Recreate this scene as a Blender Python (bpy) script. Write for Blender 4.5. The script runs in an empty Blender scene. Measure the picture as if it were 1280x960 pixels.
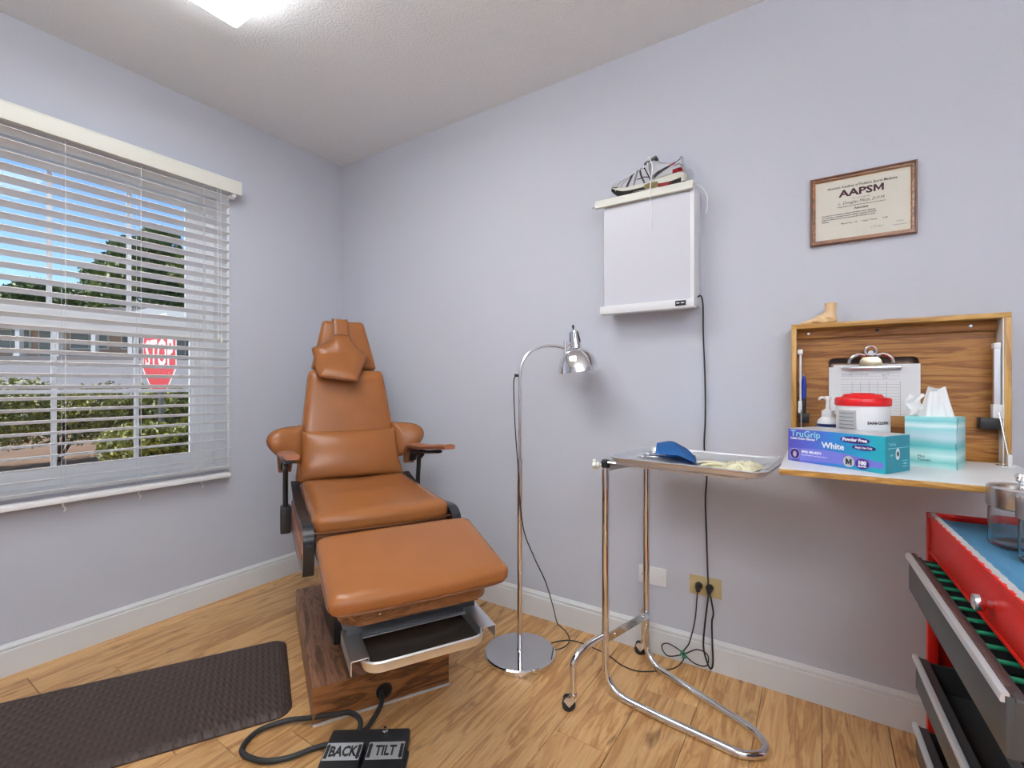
import bpy, bmesh, math, random
import numpy as np
from mathutils import Matrix, Vector, noise

random.seed(7)
PI = math.pi
SC = bpy.context.scene
COL = SC.collection

# ------------------------------------------------------------------ camera, sky, light, exposure
CAM_H = 1.19
YAW = math.radians(33.1)
cam_data = bpy.data.cameras.new('camera')
cam_data.sensor_width = 36.0
cam_data.lens = 591.0 / 1280.0 * 36.0
cam_data.clip_start = 0.02
cam_data.clip_end = 300
cam = bpy.data.objects.new('camera', cam_data)
COL.objects.link(cam)
cam.location = (0, 0, CAM_H)
cam.rotation_euler = (PI / 2, 0, YAW)
SC.camera = cam

SKY_STRENGTH = 0.17
SUN_STRENGTH = 4.2
LAMP_STRENGTH = 7.4
FILL_UPLIGHT_STRENGTH = 430.0
SC.view_settings.view_transform = 'Standard'
SC.view_settings.look = 'None'
SC.view_settings.gamma = 1.0
SC.view_settings.exposure = 0.4
SC.view_settings.use_curve_mapping = False

world = bpy.data.worlds.new('world')
SC.world = world
world.use_nodes = True
wn = world.node_tree
bg = wn.nodes['Background']
sky = wn.nodes.new('ShaderNodeTexSky')
sky.sky_type = 'NISHITA'
sky.sun_disc = False
sky.sun_elevation = math.radians(52)
sky.sun_rotation = math.radians(220)
sky.altitude = 200
sky.air_density = 0.9
sky.dust_density = 0.0
sky.ozone_density = 5.0
wn.links.new(sky.outputs[0], bg.inputs[0])
bg.inputs[1].default_value = SKY_STRENGTH

sun_data = bpy.data.lights.new('sun', 'SUN')
sun_data.energy = SUN_STRENGTH
sun_data.angle = math.radians(0.6)
sun_data.color = (1.0, 0.96, 0.88)
sun = bpy.data.objects.new('sun', sun_data)
COL.objects.link(sun)
sun.rotation_euler = Vector((-0.60, -0.70, 0.80)).to_track_quat('Z', 'Y').to_euler()
sun.location = (6, -4, 10)

# room frame
XA, YB, ZC = -2.787, 2.107, 2.70
XR, YF = 1.95, -1.55
F = Vector((-math.sin(YAW), math.cos(YAW), 0))
R = Vector((math.cos(YAW), math.sin(YAW), 0))


# ------------------------------------------------------------------ materials
def new_mat(name):
    m = bpy.data.materials.new(name)
    m.use_nodes = True
    return m, m.node_tree, m.node_tree.nodes['Principled BSDF']


def plain(name, col, rough=0.5, metal=0.0, bump=0.0, bscale=200.0, var=0.0, vscale=8.0, coat=0.0,
          trans=0.0, ior=1.45, emis=0.0, spec=0.5):
    m, nt, b = new_mat(name)
    c = (*col, 1)
    b.inputs['Base Color'].default_value = c
    b.inputs['Roughness'].default_value = rough
    b.inputs['Metallic'].default_value = metal
    b.inputs['Coat Weight'].default_value = coat
    b.inputs['Coat Roughness'].default_value = 0.12
    b.inputs['Transmission Weight'].default_value = trans
    b.inputs['IOR'].default_value = ior
    b.inputs['Specular IOR Level'].default_value = spec
    if emis:
        b.inputs['Emission Color'].default_value = c
        b.inputs['Emission Strength'].default_value = emis
    tc = nt.nodes.new('ShaderNodeTexCoord')
    if var:
        n = nt.nodes.new('ShaderNodeTexNoise')
        n.inputs['Scale'].default_value = vscale
        n.inputs['Detail'].default_value = 4
        nt.links.new(tc.outputs['Object'], n.inputs['Vector'])
        mx = nt.nodes.new('ShaderNodeMix')
        mx.data_type = 'RGBA'
        mx.inputs[6].default_value = tuple(max(0, x * (1 - var)) for x in col) + (1,)
        mx.inputs[7].default_value = tuple(min(1, x * (1 + var)) for x in col) + (1,)
        nt.links.new(n.outputs['Fac'], mx.inputs[0])
        nt.links.new(mx.outputs[2], b.inputs['Base Color'])
    if bump:
        n2 = nt.nodes.new('ShaderNodeTexNoise')
        n2.inputs['Scale'].default_value = bscale
        n2.inputs['Detail'].default_value = 3
        nt.links.new(tc.outputs['Object'], n2.inputs['Vector'])
        bp = nt.nodes.new('ShaderNodeBump')
        bp.inputs['Strength'].default_value = bump
        bp.inputs['Distance'].default_value = 0.002
        nt.links.new(n2.outputs['Fac'], bp.inputs['Height'])
        nt.links.new(bp.outputs[0], b.inputs['Normal'])
    return m


def wood(name, dark, mid, light, axis=0, grain=14.0, rough=0.4, rnd=0.0, stretch=12.0, knots=0.0, fine=0.35):
    """wood with grain running along the object's local axis"""
    m, nt, b = new_mat(name)
    L = nt.links.new
    tc = nt.nodes.new('ShaderNodeTexCoord')
    oi = nt.nodes.new('ShaderNodeObjectInfo')
    ad = nt.nodes.new('ShaderNodeVectorMath')
    ad.operation = 'MULTIPLY_ADD'
    cx = nt.nodes.new('ShaderNodeCombineXYZ')
    for i in range(3):
        L(oi.outputs['Random'], cx.inputs[i])
    L(cx.outputs[0], ad.inputs[0])
    ad.inputs[1].default_value = (17, 31, 23)
    L(tc.outputs['Object'], ad.inputs[2])
    mp = nt.nodes.new('ShaderNodeMapping')
    s = [grain] * 3
    s[axis] = grain / stretch
    mp.inputs['Scale'].default_value = s
    L(ad.outputs[0], mp.inputs[0])
    n1 = nt.nodes.new('ShaderNodeTexNoise')
    n1.inputs['Scale'].default_value = 1.0
    n1.inputs['Detail'].default_value = 5
    n1.inputs['Roughness'].default_value = 0.6
    n1.inputs['Distortion'].default_value = 1.4
    L(mp.outputs[0], n1.inputs[0])
    # growth rings: sine of the noise
    mul = nt.nodes.new('ShaderNodeMath'); mul.operation = 'MULTIPLY'; mul.inputs[1].default_value = 26
    L(n1.outputs['Fac'], mul.inputs[0])
    sn = nt.nodes.new('ShaderNodeMath'); sn.operation = 'SINE'
    L(mul.outputs[0], sn.inputs[0])
    mr = nt.nodes.new('ShaderNodeMapRange')
    mr.inputs[1].default_value = -1
    mr.inputs[2].default_value = 1
    L(sn.outputs[0], mr.inputs[0])
    # fine fibres
    mp2 = nt.nodes.new('ShaderNodeMapping')
    s2 = [grain * 9] * 3
    s2[axis] = grain * 0.35
    mp2.inputs['Scale'].default_value = s2
    L(ad.outputs[0], mp2.inputs[0])
    n2 = nt.nodes.new('ShaderNodeTexNoise')
    n2.inputs['Scale'].default_value = 1.0
    n2.inputs['Detail'].default_value = 3
    L(mp2.outputs[0], n2.inputs[0])
    mixf = nt.nodes.new('ShaderNodeMix')
    mixf.inputs[0].default_value = fine + 0.2
    L(mr.outputs[0], mixf.inputs[2])
    L(n2.outputs['Fac'], mixf.inputs[3])
    mixg = nt.nodes.new('ShaderNodeMix')
    mixg.inputs[0].default_value = 0.42
    L(mixf.outputs[0], mixg.inputs[2])
    L(n1.outputs['Fac'], mixg.inputs[3])
    cr = nt.nodes.new('ShaderNodeValToRGB')
    cr.color_ramp.elements[0].position = 0.27
    cr.color_ramp.elements[0].color = (*dark, 1)
    cr.color_ramp.elements[1].position = 0.72
    cr.color_ramp.elements[1].color = (*light, 1)
    e = cr.color_ramp.elements.new(0.48)
    e.color = (*mid, 1)
    L(mixg.outputs[0], cr.inputs[0])
    out = cr.outputs[0]
    if knots:
        nk = nt.nodes.new('ShaderNodeTexNoise')
        mk = nt.nodes.new('ShaderNodeMapping')
        sk = [16.0] * 3
        sk[axis] = 6.0
        mk.inputs['Scale'].default_value = sk
        L(ad.outputs[0], mk.inputs[0])
        nk.inputs['Scale'].default_value = 1.0
        nk.inputs['Detail'].default_value = 2
        L(mk.outputs[0], nk.inputs[0])
        kr = nt.nodes.new('ShaderNodeMapRange')
        kr.inputs[1].default_value = 0.66
        kr.inputs[2].default_value = 0.76
        kr.inputs[3].default_value = 0.0
        kr.inputs[4].default_value = knots
        L(nk.outputs['Fac'], kr.inputs[0])
        mk2 = nt.nodes.new('ShaderNodeMix'); mk2.data_type = 'RGBA'
        L(kr.outputs[0], mk2.inputs[0])
        L(out, mk2.inputs[6])
        mk2.inputs[7].default_value = tuple(x * 0.45 for x in dark) + (1,)
        out = mk2.outputs[2]
    if rnd:
        hv = nt.nodes.new('ShaderNodeHueSaturation')
        r2 = nt.nodes.new('ShaderNodeMapRange')
        r2.inputs[3].default_value = 1 - rnd
        r2.inputs[4].default_value = 1 + rnd
        L(oi.outputs['Random'], r2.inputs[0])
        L(r2.outputs[0], hv.inputs['Value'])
        L(out, hv.inputs['Color'])
        out = hv.outputs[0]
    L(out, b.inputs['Base Color'])
    b.inputs['Roughness'].default_value = rough
    bp = nt.nodes.new('ShaderNodeBump')
    bp.inputs['Strength'].default_value = 0.15
    bp.inputs['Distance'].default_value = 0.001
    L(n2.outputs['Fac'], bp.inputs['Height'])
    L(bp.outputs[0], b.inputs['Normal'])
    return m


def s2l(r, g, b):
    f = lambda v: (v / 255 / 12.92) if v / 255 <= 0.04045 else ((v / 255 + 0.055) / 1.055) ** 2.4
    return (f(r), f(g), f(b))


M = {}
M['wall'] = plain('lavender_wall_paint', (0.560, 0.578, 0.642), 0.75, bump=0.35, bscale=160)
M['ceiling'] = plain('knockdown_ceiling', (0.88, 0.90, 0.91), 0.9, bump=0.0)
M['white_trim'] = plain('white_trim_paint', (0.72, 0.735, 0.74), 0.4)
M['white_vinyl'] = plain('white_window_vinyl', (0.90, 0.91, 0.92), 0.35)
M['slat'] = plain('white_slat', (0.91, 0.91, 0.91), 0.35)
M['cream'] = plain('cream_plastic', (0.76, 0.76, 0.68), 0.45)
M['floor'] = wood('oak_laminate', s2l(152, 104, 58), s2l(196, 148, 94), s2l(218, 178, 124), axis=1, grain=17.0,
                  rough=0.36, rnd=0.10, stretch=9, knots=0.8, fine=0.5)
M['subfloor'] = plain('dark_subfloor', (0.05, 0.03, 0.02), 0.8)  # dark brown base showing through the plank joints
M['walnut'] = wood('walnut_laminate', s2l(84, 56, 40), s2l(128, 88, 64), s2l(160, 118, 90), axis=0, grain=18,
                   rough=0.35, stretch=7)
M['walnut_y'] = wood('walnut_laminate_across', s2l(70, 40, 20), s2l(124, 78, 42), s2l(156, 104, 62), axis=1, grain=18,
                     rough=0.35, stretch=9)
M['oak_x'] = wood('oak_veneer_level', s2l(112, 64, 20), s2l(152, 98, 42), s2l(180, 128, 66), axis=0, grain=34,
                  rough=0.55, stretch=16)
M['oak_edge'] = wood('oak_edge', s2l(150, 104, 46), s2l(188, 142, 70), s2l(206, 164, 92), axis=0, grain=26,
                     rough=0.4, stretch=10)
M['oak_z'] = wood('oak_edge_upright', s2l(150, 104, 46), s2l(186, 140, 68), s2l(204, 160, 90), axis=2, grain=26,
                  rough=0.4, stretch=10)
M['frame_wood'] = wood('picture_frame_wood', s2l(70, 38, 20), s2l(120, 74, 40), s2l(150, 98, 56), axis=0, grain=50,
                       rough=0.3, stretch=6)
M['vinyl'] = plain('tan_vinyl', s2l(148, 92, 50), 0.25, bump=0.12, bscale=260, var=0.10, vscale=9, spec=0.38)
M['vinyl_arm'] = plain('tan_armrest_vinyl', s2l(150, 94, 66), 0.3, bump=0.1, bscale=300)
M['vinyl_back'] = plain('dark_tan_vinyl', s2l(116, 72, 46), 0.35)
M['black_metal'] = plain('black_enamel', (0.018, 0.018, 0.02), 0.3)
M['black_plastic'] = plain('black_plastic', (0.02, 0.02, 0.022), 0.42)
M['rubber'] = plain('black_rubber', (0.02, 0.021, 0.022), 0.5)
M['chrome'] = plain('chrome', (0.80, 0.80, 0.81), 0.07, metal=1.0)
M['chrome_worn'] = plain('worn_chrome', (0.70, 0.70, 0.71), 0.14, metal=1.0, bump=0.05)
M['steel'] = plain('brushed_steel', (0.62, 0.62, 0.63), 0.25, metal=1.0)
M['tray_steel'] = plain('satin_tray_steel', (0.70, 0.70, 0.72), 0.36, metal=0.65)
M['alum'] = plain('bare_aluminium', (0.74, 0.75, 0.77), 0.3, metal=0.9)
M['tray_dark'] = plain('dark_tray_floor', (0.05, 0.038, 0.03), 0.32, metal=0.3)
M['mat'] = plain('brown_mat', s2l(66, 52, 46), 0.5)
M['paper'] = plain('paper', (0.80, 0.80, 0.80), 0.8)
M['paper_cream'] = plain('cream_paper', (0.70, 0.67, 0.58), 0.75)
M['ink'] = plain('black_ink', (0.03, 0.028, 0.03), 0.7)
M['grey_ink'] = plain('grey_ink', (0.22, 0.22, 0.25), 0.7)
M['maroon_ink'] = plain('dark_maroon_ink', (0.06, 0.02, 0.03), 0.7)
M['ivory_plate'] = plain('ivory_plate', s2l(196, 176, 128), 0.4)
M['white_plastic'] = plain('white_plastic', (0.80, 0.80, 0.80), 0.35)
M['viewer_white'] = plain('white_enamel', (0.78, 0.79, 0.80), 0.35)
M['viewer_glass'] = plain('grey_white_screen', (0.64, 0.645, 0.70), 0.3)
M['red_enamel'] = plain('red_enamel', s2l(216, 30, 20), 0.38, bump=0.03, bscale=60, spec=0.4)
M['red_dark'] = plain('dark_red_enamel', s2l(160, 22, 20), 0.4)
M['drawer_grey'] = plain('dark_grey_metal', (0.075, 0.078, 0.08), 0.4, metal=0.3)
M['drawer_trim'] = plain('satin_drawer_trim', (0.66, 0.67, 0.68), 0.35, metal=0.4)
M['blue_pad'] = plain('blue_paper_pad', s2l(122, 192, 236), 0.5, bump=0.1, bscale=90, var=0.07, vscale=14)
M['blue_cloth'] = plain('blue_wrap', s2l(60, 126, 196), 0.6, bump=0.2, bscale=300)
M['latex'] = plain('latex_cream', s2l(226, 220, 186), 0.5, bump=0.2, bscale=120)
M['gauze'] = plain('white_gauze', (0.84, 0.84, 0.85), 0.9, bump=0.6, bscale=220)
M['green_plastic'] = plain('green_plastic', s2l(40, 150, 110), 0.4)
M['foot_skin'] = plain('pale_model_plastic', s2l(228, 194, 150), 0.4, var=0.04)
M['glass'] = plain('clear_glass', (0.97, 0.98, 0.98), 0.02, trans=1.0, ior=1.46)
M['blue_pen'] = plain('blue_pen_plastic', s2l(30, 60, 170), 0.3)
M['navy'] = plain('navy_band', s2l(30, 40, 90), 0.4)
M['red_lid'] = plain('red_lid', s2l(214, 24, 30), 0.3)
M['tub'] = plain('milky_tub', (0.80, 0.80, 0.80), 0.35)
M['brass'] = plain('brass', (0.62, 0.54, 0.38), 0.3, metal=1.0)
M['purple'] = plain('purple_print', s2l(96, 50, 160), 0.5)
M['white_print'] = plain('white_print', (0.85, 0.85, 0.87), 0.6)
M['cyan_print'] = plain('pale_cyan_print', s2l(150, 225, 230), 0.6)
M['shoe_white'] = plain('shoe_mesh', s2l(196, 196, 200), 0.7, bump=0.5, bscale=500)
M['shoe_mid'] = plain('shoe_foam', s2l(214, 214, 200), 0.6)
M['shoe_grey'] = plain('shoe_overlay', s2l(96, 94, 96), 0.5)
M['shoe_dark'] = plain('shoe_rubber', s2l(52, 48, 46), 0.6)
M['shoe_red'] = plain('shoe_red', s2l(180, 40, 40), 0.4)
M['shoe_gold'] = plain('shoe_gold', s2l(170, 150, 96), 0.4)
M['silver_overlay'] = plain('shoe_silver', s2l(170, 168, 172), 0.4, metal=0.3)
M['lace'] = plain('lace', (0.80, 0.80, 0.80), 0.8)
M['cotton'] = plain('cotton', (0.88, 0.88, 0.88), 1.0, bump=0.5, bscale=150)
M['asphalt'] = plain('asphalt', s2l(146, 140, 138), 0.9, var=0.08, vscale=1.5)
M['soil'] = plain('straw_and_soil', s2l(146, 116, 90), 0.95, var=0.35, vscale=2.5, bump=0.6, bscale=12)
M['brick_far'] = plain('far_brick', s2l(206, 172, 150), 0.9, var=0.08, vscale=3)
M['far_white'] = plain('far_white_paint', (0.78, 0.76, 0.72), 0.6)
M['far_roof'] = plain('far_shingle', s2l(110, 100, 96), 0.9, var=0.1, vscale=2)
M['far_glass'] = plain('far_glass', (0.22, 0.21, 0.19), 0.2)
M['stop_red'] = plain('stop_red', s2l(206, 52, 54), 0.45)
M['sign_white'] = plain('sign_white', (0.85, 0.85, 0.85), 0.45)
M['bark'] = plain('bark', s2l(92, 74, 60), 0.9, bump=0.6, bscale=20)
M['post_grey'] = plain('galvanised_post', (0.16, 0.16, 0.15), 0.5, metal=0.5)


def leaf_mat(name, a, b_, rough=0.55):
    m, nt, b = new_mat(name)
    g = nt.nodes.new('ShaderNodeNewGeometry')
    n = nt.nodes.new('ShaderNodeTexNoise')
    n.inputs['Scale'].default_value = 3.0
    nt.links.new(g.outputs['Position'], n.inputs['Vector'])
    ad = nt.nodes.new('ShaderNodeMath'); ad.operation = 'ADD'
    hf = nt.nodes.new('ShaderNodeMath'); hf.operation = 'MULTIPLY'; hf.inputs[1].default_value = 0.7
    nt.links.new(g.outputs['Random Per Island'], hf.inputs[0])
    nt.links.new(hf.outputs[0], ad.inputs[0])
    sb = nt.nodes.new('ShaderNodeMath'); sb.operation = 'MULTIPLY_ADD'
    sb.inputs[1].default_value = 1.2
    sb.inputs[2].default_value = -0.45
    nt.links.new(n.outputs['Fac'], sb.inputs[0])
    nt.links.new(sb.outputs[0], ad.inputs[1])
    cr = nt.nodes.new('ShaderNodeValToRGB')
    cr.color_ramp.elements[0].color = (*a, 1)
    cr.color_ramp.elements[1].color = (*b_, 1)
    nt.links.new(ad.outputs[0], cr.inputs[0])
    nt.links.new(cr.outputs[0], b.inputs['Base Color'])
    b.inputs['Roughness'].default_value = rough
    b.inputs['Subsurface Weight'].default_value = 0.0
    return m


M['leaf_tree'] = leaf_mat('tree_leaves', s2l(50, 72, 38), s2l(124, 148, 76))
M['leaf_tree2'] = leaf_mat('yellow_green_leaves', s2l(66, 84, 38), s2l(146, 158, 76))
M['leaf_hedge'] = leaf_mat('hedge_leaves', s2l(54, 64, 30), s2l(190, 188, 84))
M['leaf_red'] = leaf_mat('red_flowers', s2l(150, 40, 30), s2l(224, 80, 64))


def pane_mat():
    m = bpy.data.materials.new('window_pane')
    m.use_nodes = True
    nt = m.node_tree
    nt.nodes.clear()
    o = nt.nodes.new('ShaderNodeOutputMaterial')
    mx = nt.nodes.new('ShaderNodeMixShader')
    t = nt.nodes.new('ShaderNodeBsdfTransparent')
    t.inputs[0].default_value = (0.97, 0.98, 0.98, 1)
    g = nt.nodes.new('ShaderNodeBsdfGlossy')
    g.inputs['Roughness'].default_value = 0.02
    fr = nt.nodes.new('ShaderNodeFresnel')
    fr.inputs[0].default_value = 1.3
    nt.links.new(fr.outputs[0], mx.inputs[0])
    nt.links.new(t.outputs[0], mx.inputs[1])
    nt.links.new(g.outputs[0], mx.inputs[2])
    nt.links.new(mx.outputs[0], o.inputs[0])
    return m


M['pane'] = pane_mat()


def emissive(name, col, s):
    m, nt, b = new_mat(name)
    b.inputs['Base Color'].default_value = (0.9, 0.9, 0.9, 1)
    b.inputs['Emission Color'].default_value = (*col, 1)
    b.inputs['Emission Strength'].default_value = s
    return m


M['lamp_lens'] = emissive('fluorescent_lens', (0.965, 0.985, 1.0), LAMP_STRENGTH)
M['uplight'] = emissive('fill_uplight_glow', (0.95, 0.98, 1.0), FILL_UPLIGHT_STRENGTH)  # glow of the added fill uplight


def ceiling_relief():
    m = M['ceiling']
    nt = m.node_tree
    b = nt.nodes['Principled BSDF']
    tc = nt.nodes.new('ShaderNodeTexCoord')
    n = nt.nodes.new('ShaderNodeTexNoise')
    n.inputs['Scale'].default_value = 150
    n.inputs['Detail'].default_value = 4
    n.inputs['Roughness'].default_value = 0.65
    v = nt.nodes.new('ShaderNodeTexVoronoi')
    v.inputs['Scale'].default_value = 95
    nt.links.new(tc.outputs['Object'], n.inputs[0])
    nt.links.new(tc.outputs['Object'], v.inputs[0])
    ad = nt.nodes.new('ShaderNodeMath'); ad.operation = 'MULTIPLY_ADD'
    ad.inputs[1].default_value = -0.6
    nt.links.new(v.outputs[0], ad.inputs[0])
    nt.links.new(n.outputs['Fac'], ad.inputs[2])
    bp = nt.nodes.new('ShaderNodeBump')
    bp.inputs['Strength'].default_value = 0.9
    bp.inputs['Distance'].default_value = 0.004
    nt.links.new(ad.outputs[0], bp.inputs['Height'])
    nt.links.new(bp.outputs[0], b.inputs['Normal'])


ceiling_relief()


def mat_weave():
    m = M['mat']
    nt = m.node_tree
    b = nt.nodes['Principled BSDF']
    tc = nt.nodes.new('ShaderNodeTexCoord')
    w1 = nt.nodes.new('ShaderNodeTexWave'); w1.wave_type = 'BANDS'; w1.bands_direction = 'X'
    w1.inputs['Scale'].default_value = 14; w1.inputs['Distortion'].default_value = 1.0
    w2 = nt.nodes.new('ShaderNodeTexWave'); w2.wave_type = 'BANDS'; w2.bands_direction = 'DIAGONAL'
    w2.inputs['Scale'].default_value = 16; w2.inputs['Distortion'].default_value = 1.5
    w2.inputs['Detail'].default_value = 1
    for w in (w1, w2):
        nt.links.new(tc.outputs['Object'], w.inputs[0])
    mu = nt.nodes.new('ShaderNodeMath'); mu.operation = 'MULTIPLY'
    nt.links.new(w1.outputs['Fac'], mu.inputs[0])
    nt.links.new(w2.outputs['Fac'], mu.inputs[1])
    bp = nt.nodes.new('ShaderNodeBump')
    bp.inputs['Strength'].default_value = 0.7
    bp.inputs['Distance'].default_value = 0.004
    nt.links.new(mu.outputs[0], bp.inputs['Height'])
    nt.links.new(bp.outputs[0], b.inputs['Normal'])


mat_weave()


def gradient_print(name, stops, axis='X', scale=1.0, off=0.0, distort=0.0, rough=0.4):
    """print on a box: colours banded along a local axis (flat print)"""
    m, nt, b = new_mat(name)
    L = nt.links.new
    tc = nt.nodes.new('ShaderNodeTexCoord')
    sp = nt.nodes.new('ShaderNodeSeparateXYZ')
    L(tc.outputs['Object'], sp.inputs[0])
    ma = nt.nodes.new('ShaderNodeMath'); ma.operation = 'MULTIPLY_ADD'
    ma.inputs[1].default_value = scale
    ma.inputs[2].default_value = off
    L(sp.outputs[axis], ma.inputs[0])
    out = ma.outputs[0]
    if distort:
        n = nt.nodes.new('ShaderNodeTexNoise')
        n.inputs['Scale'].default_value = 14
        mp = nt.nodes.new('ShaderNodeMapping')
        mp.inputs['Scale'].default_value = (0.5, 0.5, 2.2) if axis == 'Z' else (1, 1, 1)
        L(tc.outputs['Object'], mp.inputs[0])
        L(mp.outputs[0], n.inputs[0])
        m2 = nt.nodes.new('ShaderNodeMath'); m2.operation = 'MULTIPLY_ADD'
        m2.inputs[1].default_value = distort
        L(n.outputs['Fac'], m2.inputs[0])
        L(out, m2.inputs[2])
        out = m2.outputs[0]
    cr = nt.nodes.new('ShaderNodeValToRGB')
    while len(cr.color_ramp.elements) < len(stops):
        cr.color_ramp.elements.new(0.5)
    for e, (p, c) in zip(cr.color_ramp.elements, stops):
        e.position = p
        e.color = (*c, 1)
    L(out, cr.inputs[0])
    L(cr.outputs[0], b.inputs['Base Color'])
    b.inputs['Roughness'].default_value = rough
    return m


# ------------------------------------------------------------------ mesh helpers
def catmull(pts, n=8, closed=False):
    P = [Vector(p) for p in pts]
    out = []
    N = len(P)
    rng = range(N) if closed else range(N - 1)
    for i in rng:
        p0 = P[(i - 1) % N] if (closed or i > 0) else P[0] * 2 - P[1]
        p1 = P[i]
        p2 = P[(i + 1) % N]
        p3 = P[(i + 2) % N] if (closed or i + 2 < N) else P[-1] * 2 - P[-2]
        for k in range(n):
            t = k / n
            out.append(0.5 * ((2 * p1) + (p2 - p0) * t + (2 * p0 - 5 * p1 + 4 * p2 - p3) * t * t
                              + (3 * p1 - p0 - 3 * p2 + p3) * t ** 3))
    if not closed:
        out.append(P[-1].copy())
    return out


def fillet(pts, r, n=6):
    """polyline with rounded corners"""
    P = [Vector(p) for p in pts]
    out = [P[0]]
    for i in range(1, len(P) - 1):
        a, b, c = P[i - 1], P[i], P[i + 1]
        u = (a - b).normalized()
        v = (c - b).normalized()
        rr = r[i - 1] if isinstance(r, (list, tuple)) else r
        rr = min(rr, (a - b).length * 0.49, (c - b).length * 0.49)
        s, e = b + u * rr, b + v * rr
        for k in range(n + 1):
            t = k / n
            out.append(s * (1 - t) ** 2 + b * 2 * t * (1 - t) + e * t * t)
    out.append(P[-1])
    return out


class MB:
    def __init__(self):
        self.bm = bmesh.new()

    def _added(self, n0):
        self.bm.verts.ensure_lookup_table()
        return self.bm.verts[n0:]

    def box(self, x0, x1, y0, y1, z0, z1, bev=0.0, M4=None, seg=2):
        n0 = len(self.bm.verts)
        mat = Matrix.Translation(((x0 + x1) / 2, (y0 + y1) / 2, (z0 + z1) / 2)) @ Matrix.Diagonal(
            (abs(x1 - x0), abs(y1 - y0), abs(z1 - z0), 1))
        tmp = bmesh.new()
        bmesh.ops.create_cube(tmp, size=1, matrix=mat)
        if bev:
            bmesh.ops.bevel(tmp, geom=list(tmp.edges), offset=bev, segments=seg, affect='EDGES', profile=0.5)
        self._merge(tmp, M4)
        return self

    def _merge(self, tmp, M4=None):
        if M4 is not None:
            bmesh.ops.transform(tmp, matrix=M4, verts=tmp.verts)
        me = bpy.data.meshes.new('tmp')
        tmp.to_mesh(me)
        tmp.free()
        self.bm.from_mesh(me)
        bpy.data.meshes.remove(me)

    def raw(self, verts, faces, M4=None):
        vs = [self.bm.verts.new((M4 @ Vector(v)) if M4 is not None else v) for v in verts]
        for f in faces:
            try:
                self.bm.faces.new([vs[i] for i in f])
            except ValueError:
                pass
        return self

    def tube(self, pts, r, seg=10, closed=False, cap=True, flat=None):
        P = [Vector(p) for p in pts]
        N = len(P)
        rs = r if isinstance(r, (list, tuple)) else [r] * N
        T = []
        for i in range(N):
            if closed:
                t = P[(i + 1) % N] - P[i - 1]
            else:
                t = P[min(i + 1, N - 1)] - P[max(i - 1, 0)]
            T.append(t.normalized() if t.length > 1e-9 else Vector((0, 0, 1)))
        up = Vector((0, 0, 1)) if abs(T[0].z) < 0.9 else Vector((1, 0, 0))
        nrm = (up - T[0] * up.dot(T[0])).normalized()
        rings = []
        for i in range(N):
            nrm = (nrm - T[i] * nrm.dot(T[i]))
            nrm = nrm.normalized() if nrm.length > 1e-6 else T[i].orthogonal().normalized()
            bn = T[i].cross(nrm)
            ring = []
            for k in range(seg):
                a = 2 * PI * k / seg
                fx, fy = (1, 1) if flat is None else flat
                ring.append(self.bm.verts.new(P[i] + (nrm * math.cos(a) * fx + bn * math.sin(a) * fy) * rs[i]))
            rings.append(ring)
        M_ = N if closed else N - 1
        for i in range(M_):
            a, b = rings[i], rings[(i + 1) % N]
            for k in range(seg):
                self.bm.faces.new((a[k], a[(k + 1) % seg], b[(k + 1) % seg], b[k]))
        if cap and not closed:
            self.bm.faces.new(rings[0][::-1])
            self.bm.faces.new(rings[-1])
        return self

    def cyl(self, p0, p1, r0, r1=None, seg=20):
        return self.tube([p0, p1], [r0, r0 if r1 is None else r1], seg)

    def lathe(self, prof, c=(0, 0, 0), seg=32, M4=None, cap=True):
        vs, fs = [], []
        n = len(prof)
        for k in range(seg):
            a = 2 * PI * k / seg
            for (r, z) in prof:
                vs.append((c[0] + r * math.cos(a), c[1] + r * math.sin(a), c[2] + z))
        for k in range(seg):
            k2 = (k + 1) % seg
            for i in range(n - 1):
                fs.append((k * n + i, k2 * n + i, k2 * n + i + 1, k * n + i + 1))
        if cap:
            if prof[0][0] > 1e-6:
                fs.append([k * n for k in range(seg)][::-1])
            if prof[-1][0] > 1e-6:
                fs.append([k * n + n - 1 for k in range(seg)])
        self.raw(vs, fs, M4)
        bmesh.ops.remove_doubles(self.bm, verts=self.bm.verts, dist=1e-6)
        return self

    def prism(self, poly, axis, a0, a1, bev=0.0, M4=None):
        """poly of 2-D points in the two other axes (cyclic order x,y,z)"""
        tmp = bmesh.new()
        def P(u, v, w):
            return {'x': (w, u, v), 'y': (u, w, v), 'z': (u, v, w)}[axis]
        A = [tmp.verts.new(P(u, v, a0)) for u, v in poly]
        B = [tmp.verts.new(P(u, v, a1)) for u, v in poly]
        n = len(poly)
        tmp.faces.new(A)
        tmp.faces.new(B[::-1])
        for i in range(n):
            tmp.faces.new((A[i], B[i], B[(i + 1) % n], A[(i + 1) % n]))
        bmesh.ops.recalc_face_normals(tmp, faces=tmp.faces)
        if bev:
            bmesh.ops.bevel(tmp, geom=list(tmp.edges), offset=bev, segments=2, affect='EDGES', profile=0.5)
        self._merge(tmp, M4)
        return self

    def ball(self, c, r, sub=2, M4=None):
        tmp = bmesh.new()
        bmesh.ops.create_icosphere(tmp, subdivisions=sub, radius=1.0)
        rr = r if isinstance(r, (tuple, list)) else (r, r, r)
        bmesh.ops.transform(tmp, matrix=Matrix.Translation(c) @ Matrix.Diagonal((*rr, 1)), verts=tmp.verts)
        self._merge(tmp, M4)
        return self

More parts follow.
